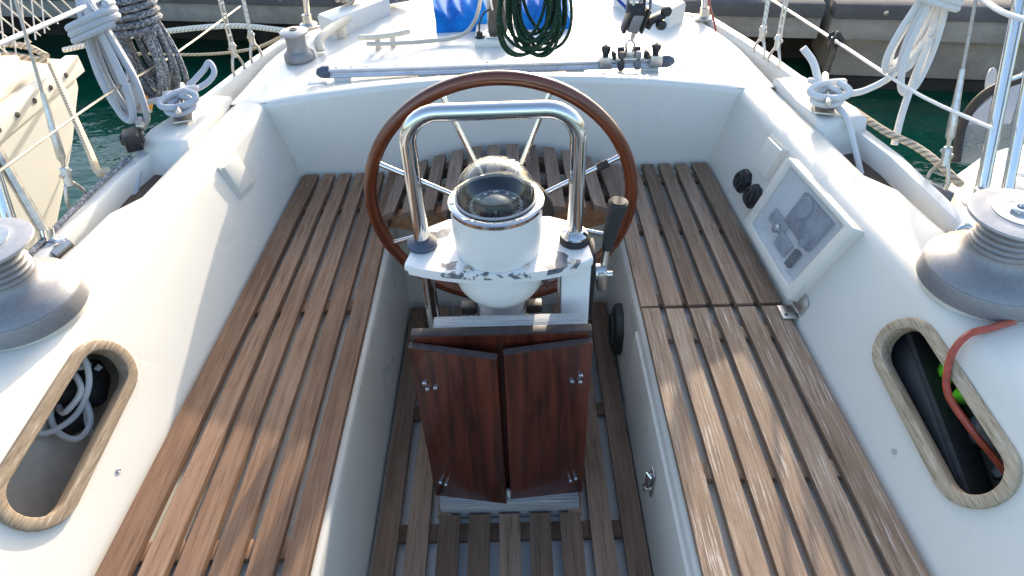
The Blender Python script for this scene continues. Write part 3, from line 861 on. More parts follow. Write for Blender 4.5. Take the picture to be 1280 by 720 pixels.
# ------------------------------------------------------------------ folding table
tb = thing('folding_table', 'dark red mahogany drop leaf table folded upright in front of the pedestal', 'table', (0, .845, .034))
m = MB(); m.cur = .3; m.box((0.002, .866, .303), (.332, .020, .520), bevel=.002); m.build('table_top', 'mahog_edge', tb)
m = MB(); m.box((0.002, .8545, .31), (.318, .003, .50)); m.build('core_panel', 'mahog', tb)
def leaf(s, opn, tilt):
    """hinged at the outer edge, inner edge standing a little forward"""
    w = .1648; R = Matrix.Rotation(s*opn, 3, 'Z')
    c = V((s*.166, .852, 0))
    m = MB()
    b2 = [(0, .066), (-s*w, .068), (-s*(w-.002), .541), (0, .551)]
    m.prism(b2, lambda u, v, t: c+R @ V((u, -t, v-tilt*abs(u)*.0)), 0., .016, .0015)
    o = m.build('leaf', 'mahog', tb)
    m = MB(); b3 = [(-.001*s, .5505), (-s*(w-.003), .5412), (-s*(w-.003), .5422), (-.001*s, .5518)]
    m.prism(b3, lambda u, v, t: c+R @ V((u, -t, v)), .0005, .0155); m.build('worn_edge', 'mahog_edge', o)
    fix = ((.022, .462), (.026, .446), (.042, .452)) if s < 0 else ((.020, .470), (.036, .456), (.021, .452))
    for u, v in fix+((.018, .128), (.030, .122)):
        m = MB(); m.lathe([(.0052, 0), (.0052, .004), (.0035, .0075), (0, .008)], c+R @ V((-s*u, -.016, v)), 12, align(R @ V((0, -1, 0)))); m.build('screw', 'steel', o)
leaf(-1, radians(9.5), 0); leaf(1, radians(5.5), 0)
m = MB(); m.cur = .7; m.box((.012, .894, .548), (.276, .036, .020), bevel=.004); m.build('rear_plank', 'plank_grey', tb)
m = MB(); m.cur = .2; m.box((-.0, .856, .034), (.318, .086, .068), bevel=.003); m.build('foot_block', 'plank_grey', tb)
m = MB(); m.box((.0, .829, .078), (.012, .008, .03), bevel=.001); m.build('white_peg', 'paint', tb)

# ------------------------------------------------------------------ winches
def winch(name, label, loc, sc, group, top='alu_top', big=True):
    t = thing(name, label, 'winch', loc, group)
    def L(pr): return [(r*sc, z*sc*.78) for r, z in pr]
    m = MB(); m.lathe(L([(.106, 0), (.1085, .003), (.107, .043), (.1055, .0465)]), loc, 64); m.build('base', 'alu', t)
    m = MB(); m.lathe(L([(.1055, .0475), (.103, .052), (.097, .062), (.083, .074), (.068, .083), (.059, .094), (.0545, .108), (.0545, .11)]), loc, 64); m.build('skirt', 'alu', t)
    m = MB(); z0 = .108; pr = [(.0535, z0)]
    for k in range(5):
        z = z0+.004+k*.0135
        pr += [(.0535-.001*k, z), (.0515-.001*k, z+.004), (.0515-.001*k, z+.009), (.0535-.001*k, z+.0125)]
    pr += [(.052, .176)]
    m.lathe(L(pr), loc, 56); m.build('drum', 'alu', t)
    m = MB(); m.lathe(L([(.052, .172), (.068, .178), (.078, .186), (.080, .190), (.079, .195), (.058, .199), (.052, .1985), (.049, .200), (.0, .200)]), loc, 60); cpn = m.build('cap', top, t)
    m = MB(); m.lathe(L([(.045, 0), (.045, .002), (.028, .0025), (.027, .001)]), V(loc)+V((0, 0, .156*sc)), 40); m.build('collar', 'steel_dull', cpn)
    m = MB(); m.lathe(L([(.021, 0), (.021, .008), (.018, .0105), (.012, .0105), (.0105, .004), (0, .003)]), V(loc)+V((0, 0, .156*sc)), 8); m.build('handle_socket', 'steel', cpn)
    return t
w1 = winch('sheet_winch', 'big grey sheet winch on the left coaming, cut off by the picture edge', (-.880, .910, ZC+.0055), 1.0, 'large sheet winches')
w2 = copy_tree(w1); w2.location = (.880, .910, ZC+.0055); w2['label'] = 'big grey sheet winch on the right coaming above a red cord'
t = thing('small_winch', 'small dark winch with pale cap standing on the left edge of the aft deck', 'winch', (-.645, 2.085, ZC+.004))
lc = V((-.645, 2.085, ZC+.004))
m = MB(); m.lathe([(.048, 0), (.049, .004), (.047, .018), (.036, .030)], lc, 40); m.build('base', 'alu', t)
m = MB(); m.lathe([(.036, .030), (.031, .04), (.030, .06), (.033, .078)], lc, 40); m.build('drum', 'alu', t)
m = MB(); m.lathe([(.033, .078), (.043, .082), (.044, .088), (.03, .093), (0, .093)], lc, 40); cpn = m.build('cap', 'alu_top', t)
m = MB(); m.lathe([(.012, .0), (.012, .003), (.006, .003), (.005, -.002), (0, -.002)], lc+V((0, 0, .093)), 8); m.build('socket', 'bronze', cpn)

# ------------------------------------------------------------------ traveller track, car, stops, blocks
TY = 1.90; TZ = .62
def zt(x): return zdeck(x, TY)
tk = thing('mainsheet_track', 'long grey alloy mainsheet track with holes across the aft deck', 'track', (0, TY, TZ))
tz0 = .621
m = MB()
pf = [(-.017, 0), (-.017, .006), (-.012, .010), (-.012, .016), (-.016, .018), (-.016, .026), (.016, .026), (.016, .018), (.012, .016), (.012, .010), (.017, .006), (.017, 0)]
m.prism(pf, lambda u, v, t: V((t, TY+u, tz0+v)), -.505, .470); m.build('rail', 'track', tk, bevel=.0012)
for s, x in ((-1, -.505), (1, .470)):
    m = MB(); m.tube([(x, TY, tz0+.013), (x+s*.02, TY, tz0+.013), (x+s*.034, TY, tz0+.010), (x+s*.04, TY, tz0+.006)], [.0185, .0185, .014, .006], 16); m.build('end_cap', 'blue_cap', tk)
for k in range(22):
    x = -.485+k*.0445
    m = MB(); m.lathe([(.0042, 0), (.0042, .0006), (0, .0004)], (x, TY, tz0+.026), 12); m.build('pin_hole', 'black', tk)
for x in (-.47, -.22, 0, .22, .44):
    z = zt(x)-.004
    m = MB(); m.box((x, TY, (z+tz0)/2), (.05, .028, max(.006, tz0-z)), bevel=.001); m.build('riser', 'deck', tk)
for s, x in ((-1, -.53), (1, .505)):
    m = MB(); m.box((x+s*.015, TY, zt(x)-.004), (.06, .055, .014), bevel=.005); m.build('end_pad', 'deck', tk)

cx = .376
car = thing('traveller_car', 'steel mainsheet traveller car with two grey rollers on the track', 'traveller', (cx, TY, tz0+.026))
m = MB(); m.box((cx, TY, tz0+.028), (.085, .044, .010), bevel=.003); m.box((cx, TY, tz0+.040), (.024, .034, .018), bevel=.004); m.build('chassis', 'steel_dull', car)
for dx in (-.024, .024):
    m = MB(); m.box((cx+dx, TY-.012, tz0+.022), (.020, .020, .056), bevel=.006); m.build('roller_plate', 'bronze' if dx < 0 else 'alu', car)
    m = MB(); m.tube([(cx+dx-.009, TY+.008, tz0+.042), (cx+dx+.009, TY+.008, tz0+.042)], .014, 18); m.build('sheave', 'rubber', car)
m = MB(); m.tube(smooth_path([(cx-.008, TY, tz0+.045), (cx-.012, TY, tz0+.066), (cx, TY, tz0+.078), (cx+.012, TY, tz0+.066), (cx+.008, TY, tz0+.045)], 5), .004, 8); m.build('shackle', 'steel_dull', car)
for x, lab in ((.307, 'steel track stop with black plunger left of the traveller car'), (.452, 'steel track stop with black plunger at right end of the track')):
    t = thing('track_stop', lab, 'track stop', (x, TY, tz0+.02), 'plunger stops on the track')
    m = MB(); m.box((x, TY-.006, tz0+.021), (.036, .044, .036), bevel=.003); m.build('body', 'steel_dull', t)
    m = MB(); m.lathe([(.008, .036), (.010, .042), (.013, .050), (.014, .060), (.011, .066), (.004, .068), (0, .064)], (x, TY-.004, tz0), 20); m.build('plunger', 'black', t)
    m = MB(); m.box((x+(.024 if x < .36 else -.026), TY+.002, tz0+.030), (.012, .034, .034), bevel=.005); m.build('pad', 'rubber', t)

mb_ = thing('mainsheet_block', 'black and grey mainsheet block with cam jaws hanging over the traveller car', 'pulley block', (cx, TY, tz0+.078))
bx, bz = cx+.004, tz0+.078
Rb = Matrix.Rotation(radians(18), 3, 'Y')
m = MB(); m.tube([(bx, TY, bz), (bx+.004, TY, bz+.022)], .006, 10); m.build('swivel', 'steel_dull', mb_)
m = MB(); m.box((bx+.004, TY-.006, bz+.052), (.034, .030, .056), Rb, .006); m.build('body', 'alu', mb_)
for dx in (-.024, .026):
    m = MB(); m.box((bx+.004+dx, TY, bz+.056), (.010, .050, .066), Rb, .005); m.build('cheek', 'black', mb_)
m = MB(); m.tube([(bx-.016, TY-.004, bz+.085), (bx+.026, TY-.004, bz+.085)], .020, 18); m.build('sheave', 'rubber', mb_)
m = MB(); m.box((bx+.062, TY-.004, bz+.062), (.050, .034, .018), Matrix.Rotation(radians(-25), 3, 'Y'), .005); m.box((bx+.045, TY, bz+.046), (.018, .024, .030), Matrix.Rotation(radians(30), 3, 'Y'), .004); m.build('cam_arm', 'black', mb_)
for a, b in ((.075, .045), (.085, .082)):
    m = MB(); m.lathe([(.013, -.008), (.015, 0), (.013, .010), (.006, .012), (0, .012)], (bx+a, TY-.014, bz+b), 18, align((.3, -1, .2))); m.build('cam_jaw', 'black', mb_)
mt = thing('mainsheet', 'black and pale mainsheet falls rising from the block out of the picture', 'rope', (cx, TY, bz+.09))
for k, (dx, dy, mt_) in enumerate(((-.020, .006, 'rope_mottle'), (-.008, -.012, 'rope_line'), (.012, -.008, 'rope_mottle'), (.026, .008, 'rubber'), (.042, 0, 'rope_mottle'))):
    m = MB(); m.tube([(bx+dx, TY+dy, bz+.075), (bx+dx*.7+.01, TY+dy, bz+.6), (bx+dx*.5+.02, TY+dy, 2.9)], .0045, 8); m.build('fall', mt_, mt)
m = MB(); m.tube(smooth_path([(bx-.02, TY+.01, bz+.085), (bx-.06, TY+.06, bz+.12), (bx-.12, TY+.22, bz+.20), (bx-.3, TY+.6, .95)], 6), .005, 8); tag(m.build('control_line', plain('blue_line', (.02, .06, .30), .7)), 'dark blue line leading aft from the mainsheet block', 'rope')

# ------------------------------------------------------------------ backstay and its base, cable gland
bs = thing('backstay_chainplate', 'grey steel backstay plate on a raised white pad on the aft deck', 'chainplate', (-.01, 2.15, .62))
m = MB(); m.box((-.02, 2.17, .628), (.13, .16, .026), bevel=.008); m.build('pad', 'deck', bs)
m = MB(); m.box((-.008, 2.135, .6435), (.075, .06, .005), bevel=.001); m.build('base_plate', 'steel_dull', bs)
m = MB(); m.prism([(-.028, .684), (.028, .684), (.030, .72), (.022, .775), (.010, .80), (-.010, .80), (-.022, .775), (-.030, .72)], lambda u, v, t: V((-.010+u, 2.135+t, v-.04)), -.006, .006, .002); m.build('tang', 'bronze', bs)
m = MB(); m.box((-.010, 2.18, .75), (.066, .03, .22), bevel=.008); m.build('boot', 'cream', bs)
m = MB(); m.tube(smooth_path([(-.024, 2.122, .725), (-.026, 2.118, .76), (-.010, 2.116, .79), (.006, 2.118, .76), (.004, 2.122, .725)], 5), .005, 8); m.build('shackle', 'steel', bs)
m = MB(); m.tube([(-.010, 2.12, .78), (-.008, 2.05, 2.4), (-.008, 2.02, 3.2)], .004, 8); tag(m.build('backstay_wire', 'wire'), 'thin backstay wire rising from the steel plate on the aft deck', 'wire')
g_ = thing('cable_gland', 'small dark deck gland with a black cable beside the backstay plate', 'cable gland', (-.068, 2.118, .64))
m = MB(); m.lathe([(.016, 0), (.016, .004), (.010, .006), (.010, .018), (.005, .020)], (-.068, 2.118, .641), 8); m.build('nut', 'rubber', g_)
m = MB(); m.tube(smooth_path([(-.068, 2.118, .66), (-.066, 2.12, .685), (-.052, 2.135, .71), (-.034, 2.15, .716)], 5), .0028, 8); m.build('cable', 'black', g_)

# blue canvas
def canvas(x0, x1, y0, y1, z0, h, seed):
    rnd = random.Random(seed); m = MB(); rows = []
    nx, ny = 36, 20
    for i in range(nx+1):
        u = i/nx; r_ = []
        for j in range(ny+1):
            t = pi*j/ny; k = .5-.5*cos(t)
            prof = sin(t)**.6
            wr = (.014*sin(u*13+seed+1.5*sin(t*1.3))+.007*sin(u*27+3*t+seed))*sin(t)
            r_.append((lerp(x0, x1, u)+.008*sin(t*3.1+seed), lerp(y0, y1, k)+wr*.6*sin(t), z0+h*prof*(1+.25*sin(u*9+seed))+wr))
        rows.append(r_)
    vs = m.grid(rows); m.face(vs[0]); m.face(vs[-1][::-1]); return m
tag(canvas(-.225, -.035, 2.24, 2.62, .615, .075, 1.).build('canvas_bundle', 'blue'), 'bright blue folded canvas bundle left of the backstay plate', 'canvas', 'blue canvas on the aft deck')
tag(canvas(.06, .23, 2.24, 2.6, .615, .085, 2.3).build('canvas_bundle', 'blue'), 'bright blue canvas bundle partly hidden behind the green rope coil', 'canvas', 'blue canvas on the aft deck')
m = MB(); m.tube(smooth_path([(-.43, 2.12, .632), (-.36, 2.10, .638), (-.25, 2.13, .63), (-.14, 2.15, .635), (-.09, 2.19, .66), (-.065, 2.24, .72), (-.06, 2.3, .80), (-.06, 2.4, .89)], 6), .0065, 10)
tag(m.build('deck_line', 'rope_smooth'), 'pale line curving from the aft cleat up past the blue canvas', 'rope')

# aft cleat
def cleat_parts(t, c, d, L, mat, h=.028, leg=.03):
    d = V(d).normalized(); u = V((0, 0, 1))
    m = MB(); pts = [V(c)+d*(L*q)+u*(h+.006*abs(q*2)**2) for q in (-.5, -.4, -.25, 0, .25, .4, .5)]
    m.tube(smooth_path(pts, 3), [.005]+[.0085]*17+[.005], 12); m.build('horn_bar', mat, t)
    for q in (-leg, leg):
        m = MB(); m.tube([V(c)+d*q, V(c)+d*q+u*(h)], [.011, .008], 12); m.build('post', mat, t)
c = thing('deck_cleat', 'white horn cleat standing on the left of the aft deck', 'cleat', (-.375, 2.14, .61))
cleat_parts(c, (-.375, 2.14, .612), (.16, .04, 0), .17, 'cream', .036, .024)

# cream grab rail on the stern quarter
g = thing('grab_rail', 'cream grab rail on blocks along the left quarter of the aft deck', 'grab rail', (-.57, 2.3, .62))
A, B = V((-.585, 2.15, .645)), V((-.465, 2.45, .65))
m = MB(); m.tube(smooth_path([A-V((0, .03, .03)), A, lerp(A, B, .5)+V((0, 0, .006)), B, B+V((.006, .012, -.045))], 5), .014, 14); m.build('rail', 'cream', g)
for t in (.38, .62):
    q = lerp(A, B, t); m = MB(); m.box((q.x, q.y, .622), (.024, .04, .04), bevel=.005); m.build('block', 'cream', g)

# white blocks on the quarters
for s in (-1, 1):
    m = MB(); o_ = [(s*.625, 2.31), (s*.560, 2.235), (s*.40, 2.46), (s*.45, 2.53)]
    m.prism(o_, lambda u, v, t: V((u, v, t)), .59, .672, .012); m.build('quarter_block', 'deck', boat)

def heap(center, rad, n, r, seed, zs=.03):
    rnd = random.Random(seed); pts = []
    for k in range(n):
        a = k*2.2+rnd.uniform(-.5, .5); q = rad*(.4+.6*rnd.random())
        pts.append((center[0]+q*cos(a), center[1]+q*sin(a)*.7, center[2]+r+zs*rnd.random()))
    m = MB(); m.tube(smooth_path(pts, 6), r, 8); return m
tag(heap((-.40, 2.56, .615), .075, 16, .008, 3).build('rope_heap', 'rope_mottle'), 'heap of dark grey rope on the aft deck behind the grab rail', 'rope')
tag(heap((-.53, 2.40, .672), .045, 12, .009, 5).build('rope_heap', 'rope_beige'), 'tangle of beige rope on the left quarter block', 'rope')

# ------------------------------------------------------------------ stanchions, stays, lifelines
def stanchion(label, base, top, r, group='stanchions'):
    t = thing('stanchion', label, 'stanchion', base, group)
    m = MB(); m.tube([base, top], r, 16); m.build('tube', 'steel', t)
    m = MB(); m.lathe([(r*2.6, 0), (r*2.6, .004), (r*1.5, .010), (r*1.4, .035), (r*1.05, .037)], base, 24); m.build('foot', 'steel_dull', t)
    return t
stanchion('thin steel stanchion behind the small winch on the left quarter', (-.674, 2.35, .62), (-.60, 2.38, 1.3), .0115)
stanchion('thin steel stanchion on the right quarter beside a red line', (.700, 2.33, .605), (.62, 2.36, 1.3), .0125)
stanchion('thicker left one of two bright steel tubes behind the right sheet winch', (1.035, 1.19, .585), (1.09, 1.50, 1.15), .0135, 'bright gate tubes')
stanchion('right one of two bright steel tubes behind the right sheet winch', (1.05, 1.13, .585), (1.10, 1.45, 1.15), .0115, 'bright gate tubes')
stanchion('bright steel tube behind the left sheet winch at the picture edge', (-1.005, 1.09, .56), (-1.06, 1.33, 1.05), .0135, 'bright gate tubes')
br = thing('gate_brace', 'slanting dull steel brace with clamp beside the left sheet winch', 'brace', (-.985, 1.16, .57))
m = MB(); m.tube([(-.985, 1.165, .585), (-1.03, 1.22, .78), (-1.06, 1.26, .93)], .0115, 14); m.build('tube', 'steel_dull', br)
m = MB(); m.tube([(-.985, 1.16, .575), (-.985, 1.172, .605)], .017, 16); m.box((-.965, 1.15, .578), (.05, .03, .02), rotz(.5), .006); m.build('clamp', 'steel', br)
m = MB(); m.tube([(-.955, 1.12, .570), (-.94, 1.16, .575)], .012, 12); m.build('bolt', 'steel_dull', br)
bp = thing('brace_socket', 'steel ring socket between the right sheet winch and the bulwark end', 'socket', (.955, 1.10, .56))
m = MB(); m.tube(smooth_path([(.955+.018*cos(a), 1.09+.010*sin(a), .575+.018*sin(a)) for a in [k*pi/5 for k in range(10)]], 3, True), .006, 8, True); m.build('ring', 'steel', bp)
m = MB(); m.box((.965, 1.10, .555), (.055, .05, .02), rotz(-.3), .005); m.build('plate', 'steel_dull', bp)

def line(name, label, pts, r, mat, cat='wire', group=None, n=6):
    m = MB(); m.tube(smooth_path(pts, n) if len(pts) > 2 else pts, r, 8)
    return tag(m.build(name, mat), label, cat, group)
line('lifeline', 'white upper lifeline on the left carrying two rope coils', [(-1.06, 1.0, .96), (-1.0, 1.5, .926), (-.995, 1.75, .908), (-1.0, 1.87, .918), (-.9, 2.1, .93), (-.62, 2.4, 1.18)], .0055, 'lifeline', 'lifeline', 'lifelines')
line('lifeline', 'bare wire lower lifeline on the left above the water', [(-.98, 1.10, .768), (-.98, 1.56, .73), (-.98, 1.951, .677), (-.98, 2.567, .623)], .0032, 'wire', 'lifeline', 'lifelines', 3)
line('lifeline', 'white upper lifeline on the right holding the white coil', [(1.08, 1.0, .985), (1.0, 1.263, .952), (1.005, 1.405, .943), (1.035, 1.60, .930), (1.0, 2.1, .95)], .0055, 'lifeline', 'lifeline', 'lifelines')
line('lifeline', 'pale lower lifeline crossing the water on the right', [(.98, 2.484, .609), (.98, 1.932, .667), (.98, 1.643, .696), (.98, 1.428, .721), (.98, 1.186, .768)], .0042, 'lifeline', 'lifeline', 'lifelines', 3)

def bail_stay(s, label, c, axis, top, style, group):
    """U bolt on the bulwark with a toggle and a stay above it"""
    c = V(c); ax = V(axis).normalized()
    t = thing('stay', label, 'stay', c, group)
    ht = .05
    m = MB(); m.tube(smooth_path([c-ax*.026, c-ax*.024+V((0, 0, .02)), c-ax*.008+V((0, 0, ht)), c+ax*.008+V((0, 0, ht)), c+ax*.024+V((0, 0, .02)), c+ax*.026], 5), .0042, 10); m.build('u_bolt', 'steel_dull', t)
    a = c+V((0, 0, ht)); d = (V(top)-a).normalized()
    m = MB(); m.tube([a-d*.004, a+d*.030], .0095, 12); m.box(a+d*.026, (.018, .014, .026), align(d), .004)
    m.tube([a+d*.024-ax*.015, a+d*.024+ax*.015], .005, 10); m.build('toggle', 'steel_dull', t)
    if style == 'screw':
        m = MB(); m.tube([a+d*.03, a+d*.05, a+d*.06, a+d*.115, a+d*.135, a+d*.20], [.0045, .0045, .0095, .0088, .0075, .0052], 12); m.build('turnbuckle', 'steel_dull', t)
        m = MB(); m.tube([a+d*.19, top], .0036, 8); m.build('wire', 'wire', t)
    elif style == 'link':
        m = MB()
        for sg in (-1, 1): m.tube([a+d*.03+ax*.0065*sg, a+d*.16+ax*.0065*sg], .0034, 8)
        for q in (.03, .06, .09, .12, .15): m.tube([a+d*q-ax*.008, a+d*q+ax*.008], .0038, 8)
        m.build('ladder_link', 'steel_dull', t)
        m = MB(); m.tube([a+d*.15, top], .0036, 8); m.build('wire', 'wire', t)
    else:
        m = MB()
        for k in range(3): m.tube([a+d*.025+ax*.005*(k-1), V(top)+ax*.003*(k-1)], .0032, 8)
        m.build('lashing', 'rope_line', t)
    return t
bail_stay(-1, 'left one of two stays on the left quarter bulwark', (-.812, 1.993, .606), (.35, 1, 0), (-.80, 2.1, 1.6), 'link', 'quarter stays')
bail_stay(-1, 'right one of two stays on the left quarter bulwark, doubled rope', (-.785, 2.09, .606), (.35, 1, 0), (-.73, 2.14, 1.6), 'lash', 'quarter stays')
bail_stay(1, 'left one of two stays on the right quarter bulwark, doubled rope', (.786, 1.985, .606), (-.35, 1, 0), (.775, 2.1, 1.6), 'lash', 'quarter stays')
bail_stay(1, 'right one of two stays on the right quarter bulwark, with ladder link', (.808, 1.91, .606), (-.35, 1, 0), (.84, 2.1, 1.6), 'link', 'quarter stays')
bail_stay(-1, 'shroud with dull turnbuckle on the left bulwark in front of the neighbour hull', (-.985, 1.305, .585), (.3, 1, 0), (-.99, 1.52, 1.25), 'screw', 'side shrouds')
bail_stay(1, 'shroud with pale turnbuckle on the right bulwark in front of the motorboat', (.985, 1.275, .585), (-.3, 1, 0), (1.0, 1.50, 1.15), 'screw', 'side shrouds')

line('signal_line', 'thin red line running down beside the right quarter stanchion', [(.70, 2.30, 1.2), (.69, 2.32, .75), (.715, 2.22, .60)], .0035, 'red', 'rope')
line('signal_line', 'thin yellow line hanging next to the red one on the right quarter', [(.72, 2.40, 1.2), (.715, 2.40, .72), (.705, 2.40, .62)], .003, 'rope_beige', 'rope')

# ------------------------------------------------------------------ rope coils
def coil(top, length, width, loops, r, seed, spread, ax=V((1, 0, 0)), lean=0., wraps=4, wrap_at=(.12, .30), wrapw=.6, twist=.6):
    """a hanging hank: one long rope laid in loops, with neck turns round it"""
    rnd = random.Random(seed); ax = V(ax).normalized(); dp = V((0, 0, 1)).cross(ax); top = V(top); pts = []
    N = 14
    for i in range(loops):
        w = width*(.62+.38*rnd.random()); L = length*(.80+.20*rnd.random()); off = spread*(i/(max(1, loops-1))-.5); du = width*.22*rnd.uniform(-1, 1)
        ph = rnd.uniform(-.2, .2)
        for k in range(N):
            t = 2*pi*k/N
            z = -(1-cos(t))/2*L
            sh = (1-cos(t))/2
            x = w/2*sin(t+ph*sh)*(.30+.70*sh**.7)+du*sh
            p = top+ax*(x+lean*sh*length)+dp*(off*(.35+.9*sh)+rnd.uniform(-.3, .3)*r+.35*r*sin(t))+V((0, 0, z))
            pts.append(p)
    m = MB(); m.tube(smooth_path(pts, 4), r, 8)
    if wraps:
        wp_ = []
        for k in range(wraps*10+1):
            t = k/10; f = t/wraps
            zc = -lerp(wrap_at[0], wrap_at[1], f)*length
            a = 2*pi*t
            wp_.append(top+ax*(wrapw*width*.5*cos(a)+lean*(-zc))+dp*((spread*.55+2*r)*sin(a))+V((0, 0, zc+.16*wrapw*width*cos(a)*twist)))
        m.tube(smooth_path(wp_, 2), r*1.05, 8)
    return m
tag(coil((-1.0, 1.675, .925), .325, .105, 5, .0088, 11, .06, V((1, -.35, 0)), .02, 3, (.10, .24), 1.25, 1.3).build('rope_coil', 'rope_bluewhite_shaded'), 'pale bluish white rope coil hanging leftmost on the left lifeline', 'rope coil', 'rope coils on the lifelines')
tag(coil((-1.005, 1.87, .945), .36, .15, 11, .0078, 5, .085, V((1, -.3, 0)), .0, 7, (.05, .44), .95, .5).build('rope_coil', 'rope_mottle'), 'thick mottled dark grey rope coil on the left lifeline', 'rope coil', 'rope coils on the lifelines')
tag(coil((1.03, 1.60, .955), .29, .10, 4, .0085, 23, .05, V((1, .2, 0)), -.14, 4, (.08, .26), 1.25, -.9).build('rope_coil', 'rope_white'), 'clean white rope coil hanging on the right lifeline above the cleat', 'rope coil', 'rope coils on the lifelines')
tag(coil((.100, 1.865, 1.02), .355, .205, 17, .0048, 31, .05, V((1, 0, 0)), .0, 0).build('rope_coil', 'rope_green'), 'dark green flecked rope coil hanging above the middle of the track', 'rope coil')

# tails and mooring lines
line('rope_tail', 'pale rope tail running from the leftmost coil down to the side deck', [(-.975, 1.66, .62), (-.95, 1.58, .60), (-.925, 1.50, .575), (-.925, 1.42, .53), (-.93, 1.38, .505), (-.945, 1.33, .497), (-.95, 1.2, .497)], .0075, 'rope_bluewhite_shaded', 'rope')
line('rope_tail', 'white rope loop sagging from the white coil to the right cleat', [(1.06, 1.60, .86), (1.03, 1.59, .78), (.99, 1.60, .70), (.94, 1.60, .665), (.90, 1.60, .655), (.86, 1.605, .652), (.825, 1.61, .655)], .0085, 'rope_white', 'rope')
line('rope_tail', 'white rope hanging straight from the white coil to the bulwark', [(1.04, 1.585, .80), (1.03, 1.57, .70), (1.015, 1.54, .62), (1.0, 1.50, .56)], .0085, 'rope_white', 'rope')
line('rope_tail', 'white rope leading from the right cleat down to the brown side deck', [(.845, 1.60, .645), (.875, 1.54, .62), (.885, 1.45, .56), (.895, 1.36, .502), (.91, 1.2, .498)], .0075, 'rope_white', 'rope')

def wrapped_cleat(s, label, c, d, mat, rope_r, rlabel):
    t = thing('mooring_cleat', label, 'cleat', c, 'mooring cleats')
    cleat_parts(t, c, d, .19, 'steel_dull', .032, .028)
    m = MB(); m.box(V(c)+V((0, 0, .002)), (.05, .15, .006), rotz(atan2(V(d).y, V(d).x)-pi/2), .002); m.build('foot', 'steel_dull', t)
    d = V(d).normalized(); sd = V((0, 0, 1)).cross(d); pts = []
    for k in range(34):
        a = k*pi/4.2; g = .058*sin(a*.5)
        pts.append(V(c)+d*(.060*sin(a*.5))+sd*(.026+.0007*k)*sin(a)+V((0, 0, .016+.0011*k+.010*cos(a))))
    m = MB(); m.tube(smooth_path(pts, 4), rope_r, 8)
    tag(m.build('mooring_rope', mat), rlabel, 'rope', 'ropes made fast on the mooring cleats')
wrapped_cleat(-1, 'steel horn cleat on the raised left bulwark chock under rope turns', (-.865, 1.69, .624), (-.32, 1, 0), 'rope_bluewhite_shaded', .0085, 'bluish white rope turned round the left mooring cleat')
wrapped_cleat(1, 'steel horn cleat on the raised right bulwark chock under rope turns', (.845, 1.62, .624), (.32, 1, 0), 'rope_white', .0085, 'white rope turned round the right mooring cleat')
line('rope_loop', 'bluish rope loop standing above the left mooring cleat', [(-.88, 1.70, .655), (-.86, 1.75, .668), (-.83, 1.80, .69), (-.815, 1.82, .705), (-.80, 1.80, .685), (-.82, 1.77, .665), (-.87, 1.72, .655)], .008, 'rope_bluewhite_shaded', 'rope')
line('mooring_rope', 'bluish rope leading from the left mooring cleat out past the orange float', [(-.87, 1.70, .655), (-.93, 1.72, .645), (-.99, 1.73, .64), (-1.04, 1.80, .68), (-1.09, 1.95, .72)], .0085, 'rope_bluewhite_shaded', 'rope')
line('rope_end', 'stiff white rope end standing up from the right mooring cleat', [(.845, 1.64, .645), (.832, 1.66, .675), (.822, 1.69, .705), (.795, 1.71, .735)], .0095, 'rope_white', 'rope')
line('mooring_rope', 'white mooring line from our left quarter across to the neighbour boat', [(-.735, 2.30, .62), (-1.0, 2.43, .60), (-1.4, 2.50, .55), (-1.68, 2.52, .50)], .010, 'rope_line', 'rope')
line('mooring_rope', 'slack beige line sagging over the water behind the white mooring line', [(-.75, 2.32, .60), (-1.0, 2.60, .45), (-1.3, 2.75, .38), (-1.65, 2.70, .42)], .006, 'rope_beige', 'rope')
line('mooring_rope', 'twisted beige rope from the neighbour boat corner to our left bulwark', [(-1.60, 2.30, .53), (-1.38, 1.98, .50), (-1.2, 1.72, .50), (-1.06, 1.52, .54), (-.965, 1.42, .60)], .010, 'rope_beige', 'rope')
line('mooring_rope', 'twisted beige rope lying along the outside of the right bulwark', [(.93, 1.62, .60), (.965, 1.50, .598), (1.0, 1.42, .60), (1.015, 1.34, .60), (1.03, 1.26, .59)], .009, 'rope_beige', 'rope')
line('rub_line', 'thin grey line lying along the top of the left bulwark', [(-.985, 1.10, .592), (-.975, 1.25, .592), (-.962, 1.40, .592), (-.945, 1.50, .592)], .006, 'rope_mottle', 'rope')
_f = lambda y, v, o: tuple(face_pt(1, y, v, o))
line('thin_rope', 'red cord from under the right winch into the right oval cave', [(.985, .86, .607), (.94, .835, .6075), (.885, .81, .608), (.83, .79, .609), _f(.78, 1.0, .010), _f(.765, .85, .014), _f(.72, .70, .013), _f(.665, .645, -.01), _f(.62, .60, -.055), _f(.57, .56, -.09)], .0062, 'red', 'cord')

